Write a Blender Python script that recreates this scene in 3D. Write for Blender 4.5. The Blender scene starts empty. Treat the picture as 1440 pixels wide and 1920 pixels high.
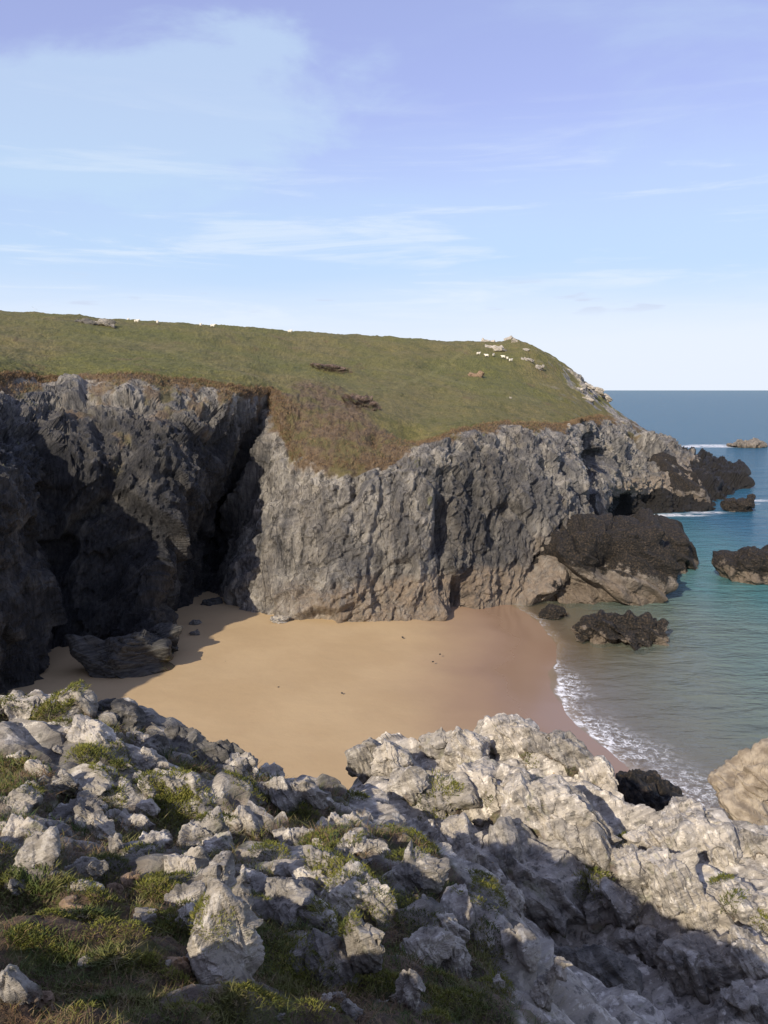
import bpy, bmesh, math, random
import numpy as np
from concurrent.futures import ThreadPoolExecutor
R = math.radians
sc = bpy.context.scene
col = sc.collection
rng = np.random.default_rng(7)
random.seed(7)

# ------------------------------------------------------------------ camera
H = 25.0                       # eye above low-tide sea level (metres)
PITCH = R(8.8)
FPX = 1478.0                   # focal length in photo pixels (1440 x 1920)
cam = bpy.data.cameras.new("camera")
cam.sensor_fit = 'VERTICAL'
cam.sensor_height = 24.0
cam.lens = 24.0 * FPX / 1920.0
cam.clip_start = 0.1
cam.clip_end = 60000
cam_o = bpy.data.objects.new("camera", cam)
col.objects.link(cam_o)
cam_o.location = (0, 0, H)
cam_o.rotation_euler = (R(90) - PITCH, 0, 0)
sc.camera = cam_o

# ------------------------------------------------------------------ sun and sky
SUN_TRAVEL = np.array([0.43, 0.755, -0.50])
SUN_TRAVEL /= np.linalg.norm(SUN_TRAVEL)
sun_el = math.asin(-SUN_TRAVEL[2])
sun_az = math.atan2(-SUN_TRAVEL[0], -SUN_TRAVEL[1])
sl = bpy.data.lights.new("sun", 'SUN')
sl.energy = 5.0
sl.angle = R(0.55)
sl.color = (1.0, 0.90, 0.76)
sun_o = bpy.data.objects.new("sun", sl)
col.objects.link(sun_o)
from mathutils import Vector
sun_o.rotation_euler = Vector(SUN_TRAVEL).to_track_quat('-Z', 'Y').to_euler()
sun_o.location = (-60, -40, 80)

world = bpy.data.worlds.new("World")
sc.world = world
world.use_nodes = True
sc.view_settings.view_transform = 'Standard'
sc.view_settings.look = 'None'
sc.view_settings.gamma = 1.0
sc.view_settings.exposure = 0.26
sc.view_settings.use_curve_mapping = False
sc.cycles.max_bounces = 5
sc.cycles.diffuse_bounces = 2
sc.cycles.glossy_bounces = 2
sc.cycles.transparent_max_bounces = 6


class NT:
    """small helper for building node trees"""
    def __init__(self, tree):
        self.t = tree
        self.t.nodes.clear()
    def n(self, typ, **kw):
        nd = self.t.nodes.new(typ)
        for k, v in kw.items():
            setattr(nd, k, v)
        return nd
    def link(self, a, b):
        self.t.links.new(a, b)
    def put(self, sock, v):
        if hasattr(v, 'is_output'):
            self.link(v, sock)
        elif isinstance(v, (tuple, list)) and len(v) == 3 and sock.type == 'RGBA':
            sock.default_value = (*v, 1)
        else:
            sock.default_value = v
    def math(self, op, a, b=0.0, c=0.0, clamp=False):
        nd = self.n('ShaderNodeMath', operation=op, use_clamp=clamp)
        self.put(nd.inputs[0], a); self.put(nd.inputs[1], b); self.put(nd.inputs[2], c)
        return nd.outputs[0]
    def vmath(self, op, a, b=(0, 0, 0)):
        nd = self.n('ShaderNodeVectorMath', operation=op)
        self.put(nd.inputs[0], a); self.put(nd.inputs[1], b)
        return nd.outputs[0]
    def mix(self, f, a, b, blend='MIX'):
        nd = self.n('ShaderNodeMix', data_type='RGBA', blend_type=blend)
        nd.clamp_factor = True
        self.put(nd.inputs[0], f); self.put(nd.inputs[6], a); self.put(nd.inputs[7], b)
        return nd.outputs[2]
    def ramp(self, v, lo, hi, a=0.0, b=1.0, smooth=True):
        nd = self.n('ShaderNodeMapRange', interpolation_type='SMOOTHSTEP' if smooth else 'LINEAR')
        nd.clamp = True
        self.put(nd.inputs[0], v)
        for i, x in enumerate((lo, hi, a, b)):
            self.put(nd.inputs[i + 1], x)
        return nd.outputs[0]
    def noise(self, vec, scale, detail=4.0, rough=0.55, dist=0.0, out=0):
        nd = self.n('ShaderNodeTexNoise')
        self.put(nd.inputs['Vector'], vec)
        nd.inputs['Scale'].default_value = scale
        nd.inputs['Detail'].default_value = detail
        nd.inputs['Roughness'].default_value = rough
        nd.inputs['Distortion'].default_value = dist
        return nd.outputs[out]
    def voro(self, vec, scale, feature='F1', out='Distance', rnd=1.0):
        nd = self.n('ShaderNodeTexVoronoi', feature=feature)
        self.put(nd.inputs['Vector'], vec)
        nd.inputs['Scale'].default_value = scale
        nd.inputs['Randomness'].default_value = rnd
        return nd.outputs[out]
    def scale(self, vec, s, rot=(0, 0, 0)):
        nd = self.n('ShaderNodeMapping')
        self.put(nd.inputs[0], vec)
        nd.inputs[2].default_value = rot
        nd.inputs[3].default_value = s
        return nd.outputs[0]
    def attr(self, name):
        return self.n('ShaderNodeAttribute', attribute_name=name).outputs['Fac']
    def sep(self, v):
        nd = self.n('ShaderNodeSeparateXYZ'); self.put(nd.inputs[0], v)
        return nd.outputs
    def comb(self, x, y, z):
        nd = self.n('ShaderNodeCombineXYZ')
        for i, v in enumerate((x, y, z)):
            self.put(nd.inputs[i], v)
        return nd.outputs[0]
    def bump(self, h, strength, dist, normal=None):
        nd = self.n('ShaderNodeBump')
        self.put(nd.inputs['Height'], h)
        self.put(nd.inputs['Strength'], strength)
        nd.inputs['Distance'].default_value = dist
        if normal is not None:
            self.link(normal, nd.inputs['Normal'])
        return nd.outputs[0]


w = NT(world.node_tree)
sky = w.n('ShaderNodeTexSky', sky_type='NISHITA')
sky.sun_disc = False
sky.sun_elevation = sun_el
sky.sun_rotation = sun_az
sky.altitude = 20
sky.air_density = 1.0
sky.dust_density = 0.6
sky.ozone_density = 2.0
tc = w.n('ShaderNodeTexCoord')
dirv = tc.outputs['Generated']
dx, dy, dz = w.sep(dirv)
zc = w.math('ADD', w.math('MAXIMUM', dz, 0.0), 0.10)
plane = w.comb(w.math('DIVIDE', dx, zc), w.math('DIVIDE', dy, zc), 0.0)
# thin high cloud sheets, drawn out across the wind
c1 = w.noise(w.scale(plane, (0.55, 0.75, 1.0), (0, 0, 0.35)), 0.55, 6, 0.55, 0.6)
c2 = w.noise(w.scale(dirv, (2.2, 2.2, 6.5)), 1.3, 6, 0.6, 0.5)
cl = w.math('ADD', w.math('MULTIPLY', c1, 0.55), w.math('MULTIPLY', c2, 0.45))
# one broad veil of cirrus, high on the left
vx = w.math('DIVIDE', w.math('ADD', dx, 0.27), 0.30)
vz = w.math('DIVIDE', w.math('SUBTRACT', dz, w.math('ADD', w.math('MULTIPLY', dx, 0.16), 0.335)), 0.085)
vd = w.math('ADD', w.math('MULTIPLY', vx, vx), w.math('MULTIPLY', vz, vz))
vd = w.math('ADD', vd, w.math('MULTIPLY', w.math('SUBTRACT', w.noise(w.scale(dirv, (3, 3, 8)), 1.6, 6, 0.6, 0.4), 0.5), 2.4))
veil = w.math('MULTIPLY', w.ramp(vd, 1.25, 0.45), w.ramp(dy, 0.2, 0.5))
cmask = w.ramp(cl, 0.46, 0.63)
lum = w.math('ADD', w.math('MAXIMUM', w.math('MULTIPLY', cmask, 0.35), w.math('MULTIPLY', veil, 0.58)), 0.08)
skyc = w.mix(1.0, sky.outputs[0], (1.22, 0.96, 1.12), 'MULTIPLY')
skyc = w.mix(0.45, skyc, (2.45, 2.7, 4.75))
skyc = w.mix(lum, skyc, (3.3, 4.3, 5.4))
# low pale bank of sea haze cloud and a few small grey clouds above it
el = w.math('ADD', dz, w.math('MULTIPLY', w.math('SUBTRACT', w.noise(w.scale(dirv, (2, 2, 14)), 1.5, 4), 0.5), 0.05))
mid_ = w.math('MULTIPLY', w.ramp(el, 0.34, 0.14), 0.75)
skyc = w.mix(mid_, skyc, (3.1, 4.3, 5.6))
low = w.ramp(el, 0.155, 0.045)
skyc = w.mix(w.math('MULTIPLY', low, 0.88), skyc, (4.9, 5.25, 5.85))
wn = w.noise(w.scale(dirv, (1.6, 1.6, 17)), 2.0, 6, 0.62, 0.5)
wisp = w.math('MULTIPLY', w.ramp(wn, 0.50, 0.68), w.math('MULTIPLY', w.ramp(dz, 0.05, 0.09), w.ramp(dz, 0.36, 0.16)))
skyc = w.mix(w.math('MULTIPLY', wisp, 0.55), skyc, (4.7, 5.2, 5.8))
pf = w.noise(w.scale(dirv, (9, 9, 55)), 1.0, 3, 0.5)
puff = w.math('MULTIPLY', w.ramp(pf, 0.62, 0.70), w.math('MULTIPLY', w.ramp(dz, 0.085, 0.10), w.ramp(dz, 0.135, 0.12)))
skyc = w.mix(w.math('MULTIPLY', puff, 0.6), skyc, (3.6, 4.0, 5.0))
bg = w.n('ShaderNodeBackground')
w.link(skyc, bg.inputs[0])
bg.inputs[1].default_value = 0.145
wo = w.n('ShaderNodeOutputWorld')
w.link(bg.outputs[0], wo.inputs[0])

# ------------------------------------------------------------------ numeric helpers
CP, SP = math.cos(PITCH), math.sin(PITCH)


def ray(px, py):
    rx = (px - 720.0) / FPX
    ry = (960.0 - py) / FPX
    return np.array([rx, CP + ry * SP, -SP + ry * CP])


def at(px, py, Y):
    """point seen at a photo pixel, Y metres in front of the viewpoint"""
    d = ray(px, py)
    return np.array([0, 0, H]) + d * (Y / d[1])


def at_z(px, py, z):
    d = ray(px, py)
    return np.array([0, 0, H]) + d * ((z - H) / d[2])


NTAB = 1 << 16
_g = rng.normal(size=(NTAB, 3)).astype(np.float32)
_g /= np.linalg.norm(_g, axis=1, keepdims=True)
_u = rng.random((NTAB, 4)).astype(np.float32)
pool = ThreadPoolExecutor(4)


def _hash(ix, iy, iz, seed):
    h = (ix * 73856093) ^ (iy * 19349663) ^ (iz * 83492791) ^ (seed * 2654435)
    h ^= h >> 13
    h = h * 1274126177
    return (h ^ (h >> 16)) & (NTAB - 1)


def _par(fn, P, width=0):
    n = len(P)
    k = 60000
    if n <= k:
        return fn(P)
    parts = list(pool.map(fn, [P[i:i + k] for i in range(0, n, k)]))
    return np.concatenate(parts)


def perlin(P, seed=0):
    P = np.asarray(P, np.float32)
    def f(p):
        i = np.floor(p).astype(np.int64)
        fr = p - i
        u = fr * fr * fr * (fr * (fr * 6 - 15) + 10)
        res = 0
        for dx_ in (0, 1):
            wx = u[:, 0] if dx_ else 1 - u[:, 0]
            for dy_ in (0, 1):
                wy = u[:, 1] if dy_ else 1 - u[:, 1]
                for dz_ in (0, 1):
                    wz = u[:, 2] if dz_ else 1 - u[:, 2]
                    g = _g[_hash(i[:, 0] + dx_, i[:, 1] + dy_, i[:, 2] + dz_, seed)]
                    dot = g[:, 0] * (fr[:, 0] - dx_) + g[:, 1] * (fr[:, 1] - dy_) + g[:, 2] * (fr[:, 2] - dz_)
                    res = res + dot * wx * wy * wz
        return res * 1.5
    return _par(f, P)


def fbm(P, octaves=4, gain=0.5, seed=0, ridged=False):
    P = np.asarray(P, np.float32)
    a, s, out = 1.0, 1.0, np.zeros(len(P), np.float32)
    for o in range(octaves):
        v = perlin(P * s + o * 17.3, seed + o)
        if ridged:
            v = 1 - 2 * np.abs(v)
        out += a * v
        a *= gain
        s *= 2.03
    return out


def facets(P, seed=0, k=14.0, tilt=0.8):
    """blocky broken-rock relief: a Voronoi cell each with its own height and its own tilted face"""
    P = np.asarray(P, np.float32)
    def f(p):
        i = np.floor(p).astype(np.int64)
        num = np.zeros(len(p), np.float32)
        den = np.zeros(len(p), np.float32) + 1e-9
        for dx_ in (-1, 0, 1):
            for dy_ in (-1, 0, 1):
                for dz_ in (-1, 0, 1):
                    h = _hash(i[:, 0] + dx_, i[:, 1] + dy_, i[:, 2] + dz_, seed)
                    u = _u[h]
                    vx = p[:, 0] - (i[:, 0] + dx_ + u[:, 0])
                    vy = p[:, 1] - (i[:, 1] + dy_ + u[:, 1])
                    vz = p[:, 2] - (i[:, 2] + dz_ + u[:, 2])
                    d2 = vx * vx + vy * vy + vz * vz
                    wgt = np.exp(-k * d2)
                    g = _g[h]
                    val = (u[:, 3] - 0.5) * 1.2 + tilt * (vx * g[:, 0] + vy * g[:, 1] + vz * g[:, 2])
                    num += wgt * val
                    den += wgt
        return num / den
    return _par(f, P)


_lr = rng.random(4096).astype(np.float32)


def layers(s, seed=0, soft=0.18):
    """bedding: every bed stands out by its own amount, with a narrow step between beds"""
    i = np.floor(s).astype(np.int64)
    f = s - i
    a = _lr[(i * 31 + seed * 977) & 4095]
    b = _lr[((i + 1) * 31 + seed * 977) & 4095]
    u = np.clip((f - (1 - soft)) / soft, 0, 1)
    return a + (b - a) * u - 0.5 - 0.35 * np.exp(-((f - 1) / 0.10) ** 2) * 0.6


def rotm(rx, ry, rz):
    cx, sx, cy, sy, cz, sz = math.cos(rx), math.sin(rx), math.cos(ry), math.sin(ry), math.cos(rz), math.sin(rz)
    X = np.array([[1, 0, 0], [0, cx, -sx], [0, sx, cx]])
    Y = np.array([[cy, 0, sy], [0, 1, 0], [-sy, 0, cy]])
    Z = np.array([[cz, -sz, 0], [sz, cz, 0], [0, 0, 1]])
    return Z @ Y @ X


def mesh_from(name, V, F, attrs=None, mat=None, smooth=True):
    me = bpy.data.meshes.new(name)
    V = np.ascontiguousarray(V, np.float32)
    F = np.ascontiguousarray(F, np.int32)
    me.vertices.add(len(V))
    me.vertices.foreach_set('co', V.ravel())
    k = F.shape[1]
    me.loops.add(F.size)
    me.loops.foreach_set('vertex_index', F.ravel())
    me.polygons.add(len(F))
    me.polygons.foreach_set('loop_start', np.arange(0, F.size, k, dtype=np.int32))
    me.update(calc_edges=True)
    me.polygons.foreach_set('use_smooth', np.full(len(F), smooth))
    for a, v in (attrs or {}).items():
        at_ = me.attributes.new(a, 'FLOAT', 'POINT')
        at_.data.foreach_set('value', np.ascontiguousarray(v, np.float32))
    if mat:
        me.materials.append(mat)
    me.validate()
    return me


def link(name, me, parent=None):
    o = bpy.data.objects.new(name, me)
    col.objects.link(o)
    if parent:
        o.parent = parent
    return o


def tag(o, label, cat, group=None):
    o['label'] = label
    o['category'] = cat
    if group:
        o['group'] = group
    return o


def grid_faces(nr, nc):
    a = np.arange(nr * nc).reshape(nr, nc)
    return np.stack([a[:-1, :-1], a[:-1, 1:], a[1:, 1:], a[1:, :-1]], -1).reshape(-1, 4)


def grid_normals(G):
    du = np.gradient(G, axis=1)
    dv = np.gradient(G, axis=0)
    n = np.cross(du, dv)
    return n / (np.linalg.norm(n, axis=2, keepdims=True) + 1e-9)


def smooth1(a, k, axis):
    if k < 1:
        return a
    pad = [(0, 0)] * a.ndim
    pad[axis] = (k, k)
    b = np.pad(a, pad, mode='edge')
    c = np.cumsum(b, axis=axis)
    c = np.concatenate([np.zeros_like(np.take(c, [0], axis)), c], axis)
    n = 2 * k + 1
    hi = np.take(c, range(n, c.shape[axis]), axis)
    lo = np.take(c, range(0, c.shape[axis] - n), axis)
    return (hi - lo) / n


def sstep(x, a, b):
    t = np.clip((x - a) / (b - a), 0, 1)
    return t * t * (3 - 2 * t)


# ------------------------------------------------------------------ materials
def new_mat(name):
    m = bpy.data.materials.new(name)
    m.use_nodes = True
    return m, NT(m.node_tree)


def finish(t, color, rough=0.9, normal=None, spec=0.3, **kw):
    b = t.n('ShaderNodeBsdfPrincipled')
    t.put(b.inputs['Base Color'], color)
    t.put(b.inputs['Roughness'], rough)
    t.put(b.inputs['Specular IOR Level'], spec)
    if normal is not None:
        t.link(normal, b.inputs['Normal'])
    o = t.n('ShaderNodeOutputMaterial')
    t.link(b.outputs[0], o.inputs[0])
    return b


def pos(t):
    return t.n('ShaderNodeNewGeometry').outputs['Position']


def cliff_material():
    m, t = new_mat("cliff_and_turf")
    p = pos(t)
    x, y, z = t.sep(p)
    veg, green, kelp, dark, tanb = (t.attr(a) for a in ('veg', 'green', 'kelp', 'dark', 'tan'))
    # slaty rock: streaks along the steep, right-leaning cleavage
    st = t.scale(p, (1.0, 1.0, 0.22), (0, R(24), 0))
    n1 = t.noise(st, 0.9, 8, 0.62, 0.4)
    n2 = t.noise(st, 4.0, 6, 0.65)
    n3 = t.noise(p, 0.18, 4, 0.5)
    rock = t.mix(t.ramp(n1, 0.30, 0.72), (0.10, 0.093, 0.085), (0.50, 0.455, 0.38))
    rock = t.mix(t.math('MULTIPLY', t.ramp(n2, 0.58, 0.74), 0.55), rock, (0.52, 0.46, 0.38))
    rock = t.mix(t.math('MULTIPLY', t.ramp(n3, 0.45, 0.65), 0.35), rock, (0.26, 0.215, 0.155))
    slate = t.ramp(t.noise(t.scale(p, (1, 1, 0.6), (0, R(30), 0)), 0.22, 5, 0.6, 0.8), 0.46, 0.60)
    rock = t.mix(t.math('MULTIPLY', slate, 0.6), rock, t.mix(n2, (0.035, 0.035, 0.039), (0.15, 0.15, 0.155)))
    n5 = t.noise(t.scale(st, (1, 1, 0.7)), 7.0, 5, 0.75, 0.3)
    rock = t.mix(t.math('MULTIPLY', t.ramp(n5, 0.47, 0.33), 0.75), rock, (0.035, 0.032, 0.030))
    rock = t.mix(t.math('MULTIPLY', t.ramp(n5, 0.60, 0.70), 0.6), rock, (0.60, 0.55, 0.47))
    fis = t.voro(t.vmath('ADD', t.scale(st, (1, 1, 0.6)), t.vmath('MULTIPLY', t.noise(st, 1.5, 4, 0.6, out=1), (0.8, 0.8, 0.8))), 0.55, 'DISTANCE_TO_EDGE')
    rock = t.mix(t.math('MULTIPLY', t.ramp(fis, 0.035, 0.008), 0.7), rock, (0.02, 0.018, 0.017))
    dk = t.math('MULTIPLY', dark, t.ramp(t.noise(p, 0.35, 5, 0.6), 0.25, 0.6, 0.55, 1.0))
    rock = t.mix(dk, rock, t.mix(t.ramp(n2, 0.35, 0.7), (0.007, 0.007, 0.008), (0.040, 0.038, 0.037)))  # near-black tone, carries the painted shade of the cliff faces
    # barnacle zone
    tn = t.ramp(t.noise(p, 1.3, 6, 0.65), 0.3, 0.62)
    rock = t.mix(t.math('MULTIPLY', tanb, t.math('ADD', t.math('MULTIPLY', tn, 0.6), 0.18)), rock,
                 t.mix(t.noise(p, 2.5, 6, 0.7), (0.15, 0.105, 0.07), (0.46, 0.36, 0.255)))
    # mussels and weed
    kn = t.ramp(t.math('ADD', t.noise(p, 1.1, 7, 0.7), t.math('MULTIPLY', t.math('SUBTRACT', kelp, 0.5), 1.1)), 0.42, 0.56)
    rock = t.mix(t.math('MULTIPLY', kn, t.ramp(kelp, 0.02, 0.2)), rock,
                 t.mix(t.ramp(t.noise(p, 6, 4, 0.7), 0.5, 0.75), (0.010, 0.009, 0.008), (0.065, 0.048, 0.030)))
    # yellow-green seep moss spots
    sp = t.math('MULTIPLY', t.ramp(t.noise(t.scale(p, (1, 1, 0.4)), 0.45, 4, 0.6), 0.66, 0.72), t.ramp(z, 8, 13))
    rock = t.mix(t.math('MULTIPLY', sp, 0.6), rock, (0.13, 0.13, 0.025))
    # dead bracken and thrift
    bn = t.noise(p, 1.6, 7, 0.7)
    brown = t.mix(t.ramp(bn, 0.3, 0.7), (0.060, 0.040, 0.024), (0.205, 0.145, 0.088))
    brown = t.mix(t.math('MULTIPLY', t.ramp(t.noise(p, 0.4, 5, 0.65), 0.46, 0.62), 0.7), brown, (0.115, 0.105, 0.032))
    # grazed turf, flecked with dead stalks
    gp = t.scale(p, (1, 0.55, 1))
    g1 = t.noise(gp, 0.06, 6, 0.62)
    g2 = t.noise(gp, 0.8, 6, 0.7)
    g3 = t.noise(gp, 3.4, 5, 0.75)
    gr = t.mix(t.ramp(g1, 0.35, 0.65), (0.145, 0.138, 0.030), (0.195, 0.155, 0.055))
    gr = t.mix(t.ramp(g2, 0.30, 0.70), t.mix(0.55, gr, (0.060, 0.072, 0.014)), gr)
    gr = t.mix(t.math('MULTIPLY', t.ramp(g3, 0.52, 0.68), 0.55), gr, (0.30, 0.25, 0.12))
    gr = t.mix(t.math('MULTIPLY', t.ramp(g3, 0.46, 0.32), 0.7), gr, (0.040, 0.045, 0.010))
    gr = t.mix(t.math('MULTIPLY', t.ramp(t.noise(gp, 0.15, 5, 0.7), 0.57, 0.70), 0.6), gr, (0.15, 0.095, 0.05))
    gr = t.mix(t.math('MULTIPLY', t.attr('track'), t.ramp(t.noise(p, 0.6, 4, 0.6), 0.35, 0.65, 0.05, 0.5)), gr, (0.23, 0.205, 0.075))
    gr = t.mix(t.math('MULTIPLY', t.ramp(t.noise(gp, 0.33, 6, 0.72), 0.54, 0.63), 0.55), gr, (0.062, 0.066, 0.016))
    vcol = t.mix(green, brown, gr)
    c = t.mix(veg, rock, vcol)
    hb = t.math('ADD', t.math('MULTIPLY', t.noise(st, 3.0, 10, 0.68, 0.3), 0.8), t.math('MULTIPLY', t.noise(p, 9.0, 4, 0.7), 0.2))
    b1 = t.bump(hb, t.math('SUBTRACT', 1.0, veg), 0.9)
    gb = t.math('ADD', t.noise(gp, 1.5, 6, 0.7), t.math('MULTIPLY', g3, 0.5))
    b2 = t.bump(gb, t.math('MULTIPLY', veg, 1.0), 0.6, b1)
    rough = t.mix(veg, t.mix(t.ramp(n2, 0.4, 0.65), (0.62,) * 3, (0.42,) * 3), (0.9,) * 3)
    finish(t, c, rough, b2, 0.45)
    return m


def sea_rock_material():
    m, t = new_mat("weedy_sea_rock")
    p = pos(t)
    kelp, tanb = t.attr('kelp'), t.attr('tan')
    n1 = t.noise(p, 1.4, 7, 0.65)
    rock = t.mix(t.ramp(n1, 0.3, 0.7), (0.085, 0.072, 0.060), (0.27, 0.235, 0.19))
    rock = t.mix(t.math('MULTIPLY', tanb, 0.75), rock, t.mix(t.noise(p, 3.5, 6, 0.7), (0.045, 0.032, 0.022), (0.24, 0.18, 0.12)))
    kn = t.ramp(t.math('ADD', t.noise(p, 0.9, 9, 0.78), t.math('MULTIPLY', t.math('SUBTRACT', kelp, 0.5), 0.42)), 0.40, 0.53)
    c = t.mix(kn, rock, t.mix(t.ramp(t.noise(p, 5, 5, 0.75), 0.45, 0.72), (0.008, 0.007, 0.006), (0.095, 0.068, 0.042)))
    c = t.mix(t.math('MULTIPLY', t.ramp(t.noise(p, 9, 3, 0.7), 0.66, 0.74), 0.5), c, (0.28, 0.22, 0.15))
    hb = t.math('ADD', t.noise(p, 3.0, 9, 0.7), t.math('MULTIPLY', t.voro(p, 5.0), 0.35))
    finish(t, c, 0.75, t.bump(hb, 1.0, 0.40), 0.4)
    return m


def pale_rock_material():
    m, t = new_mat("lichened_pale_rock")
    p = pos(t)
    st = t.scale(p, (0.5, 1.0, 1.0), (R(30), R(35), R(-20)))
    st2 = t.scale(st, (0.35, 1, 3.2))
    n1 = t.noise(st2, 2.2, 8, 0.62, 0.5)
    n2 = t.noise(p, 7.0, 6, 0.68)
    n3 = t.noise(p, 1.1, 4, 0.6)
    n4 = t.noise(st2, 14.0, 5, 0.7)
    c = t.mix(t.ramp(n1, 0.32, 0.66), (0.19, 0.17, 0.145), (0.50, 0.45, 0.375))
    c = t.mix(t.math('MULTIPLY', t.ramp(n3, 0.42, 0.62), 0.45), c, (0.36, 0.31, 0.235))
    c = t.mix(t.math('MULTIPLY', t.ramp(n2, 0.54, 0.64), 0.75), c, (0.70, 0.64, 0.54))
    c = t.mix(t.math('MULTIPLY', t.ramp(n2, 0.455, 0.36), 0.72), c, (0.075, 0.070, 0.060))
    c = t.mix(t.math('MULTIPLY', t.ramp(n4, 0.40, 0.30), 0.6), c, (0.07, 0.062, 0.052))
    # grey-green and ochre lichen
    l1 = t.ramp(t.noise(p, 2.3, 6, 0.7), 0.60, 0.68)
    c = t.mix(t.math('MULTIPLY', l1, 0.45), c, (0.24, 0.235, 0.13))
    l2 = t.math('MULTIPLY', t.ramp(t.noise(p, 5.5, 4, 0.65), 0.70, 0.73), t.ramp(t.noise(p, 0.5, 2), 0.5, 0.6))
    c = t.mix(l2, c, (0.42, 0.24, 0.035))
    weed = t.attr('dark')  # dark tone of the rocks, with the left bedrock's painted shade
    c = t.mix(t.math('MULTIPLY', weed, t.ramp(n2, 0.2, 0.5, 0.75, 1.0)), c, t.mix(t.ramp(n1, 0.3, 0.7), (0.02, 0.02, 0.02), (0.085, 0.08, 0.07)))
    # soil and moss caught in the joints of the slope
    soil = t.attr('soil')
    sn = t.noise(p, 9.0, 6, 0.7)
    sc_ = t.mix(t.ramp(sn, 0.35, 0.65), (0.030, 0.021, 0.013), (0.14, 0.092, 0.058))
    sc_ = t.mix(t.math('MULTIPLY', t.ramp(t.noise(p, 5.0, 6, 0.7), 0.46, 0.60), 0.7), sc_, t.mix(sn, (0.035, 0.045, 0.010), (0.12, 0.13, 0.03)))
    c = t.mix(soil, c, sc_)
    h = t.math('ADD', t.math('MULTIPLY', n4, 0.5), t.math('ADD', t.math('MULTIPLY', n1, 1.2), t.math('MULTIPLY', t.noise(p, 22, 6, 0.7), 0.35)))
    finish(t, c, 0.9, t.bump(h, 0.85, 0.05), 0.25)
    return m


def sand_material():
    m, t = new_mat("beach_sand")
    p = pos(t)
    x, y, z = t.sep(p)
    n1 = t.noise(p, 0.12, 5, 0.55)
    n2 = t.noise(p, 1.2, 5, 0.6)
    wob = t.math('MULTIPLY', t.math('SUBTRACT', t.noise(p, 0.16, 4, 0.55), 0.5), 0.22)
    zz = t.math('ADD', z, wob)
    wet = t.ramp(zz, 0.80, 0.34)
    c = t.mix(t.ramp(n1, 0.35, 0.65), (0.395, 0.278, 0.146), (0.435, 0.312, 0.168))
    c = t.mix(t.math('MULTIPLY', t.ramp(n2, 0.55, 0.75), 0.25), c, (0.40, 0.26, 0.145))
    c = t.mix(wet, c, (0.27, 0.175, 0.11))
    rough = t.mix(t.ramp(zz, 0.48, 0.26), (0.9,) * 3, (0.18,) * 3)
    hb = t.math('ADD', t.noise(p, 0.8, 6, 0.6), t.math('MULTIPLY', t.noise(p, 14, 3, 0.6), 0.12))
    finish(t, c, rough, t.bump(hb, t.ramp(zz, 0.2, 0.8, 0.04, 0.35), 0.12), 0.4)
    return m


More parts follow.
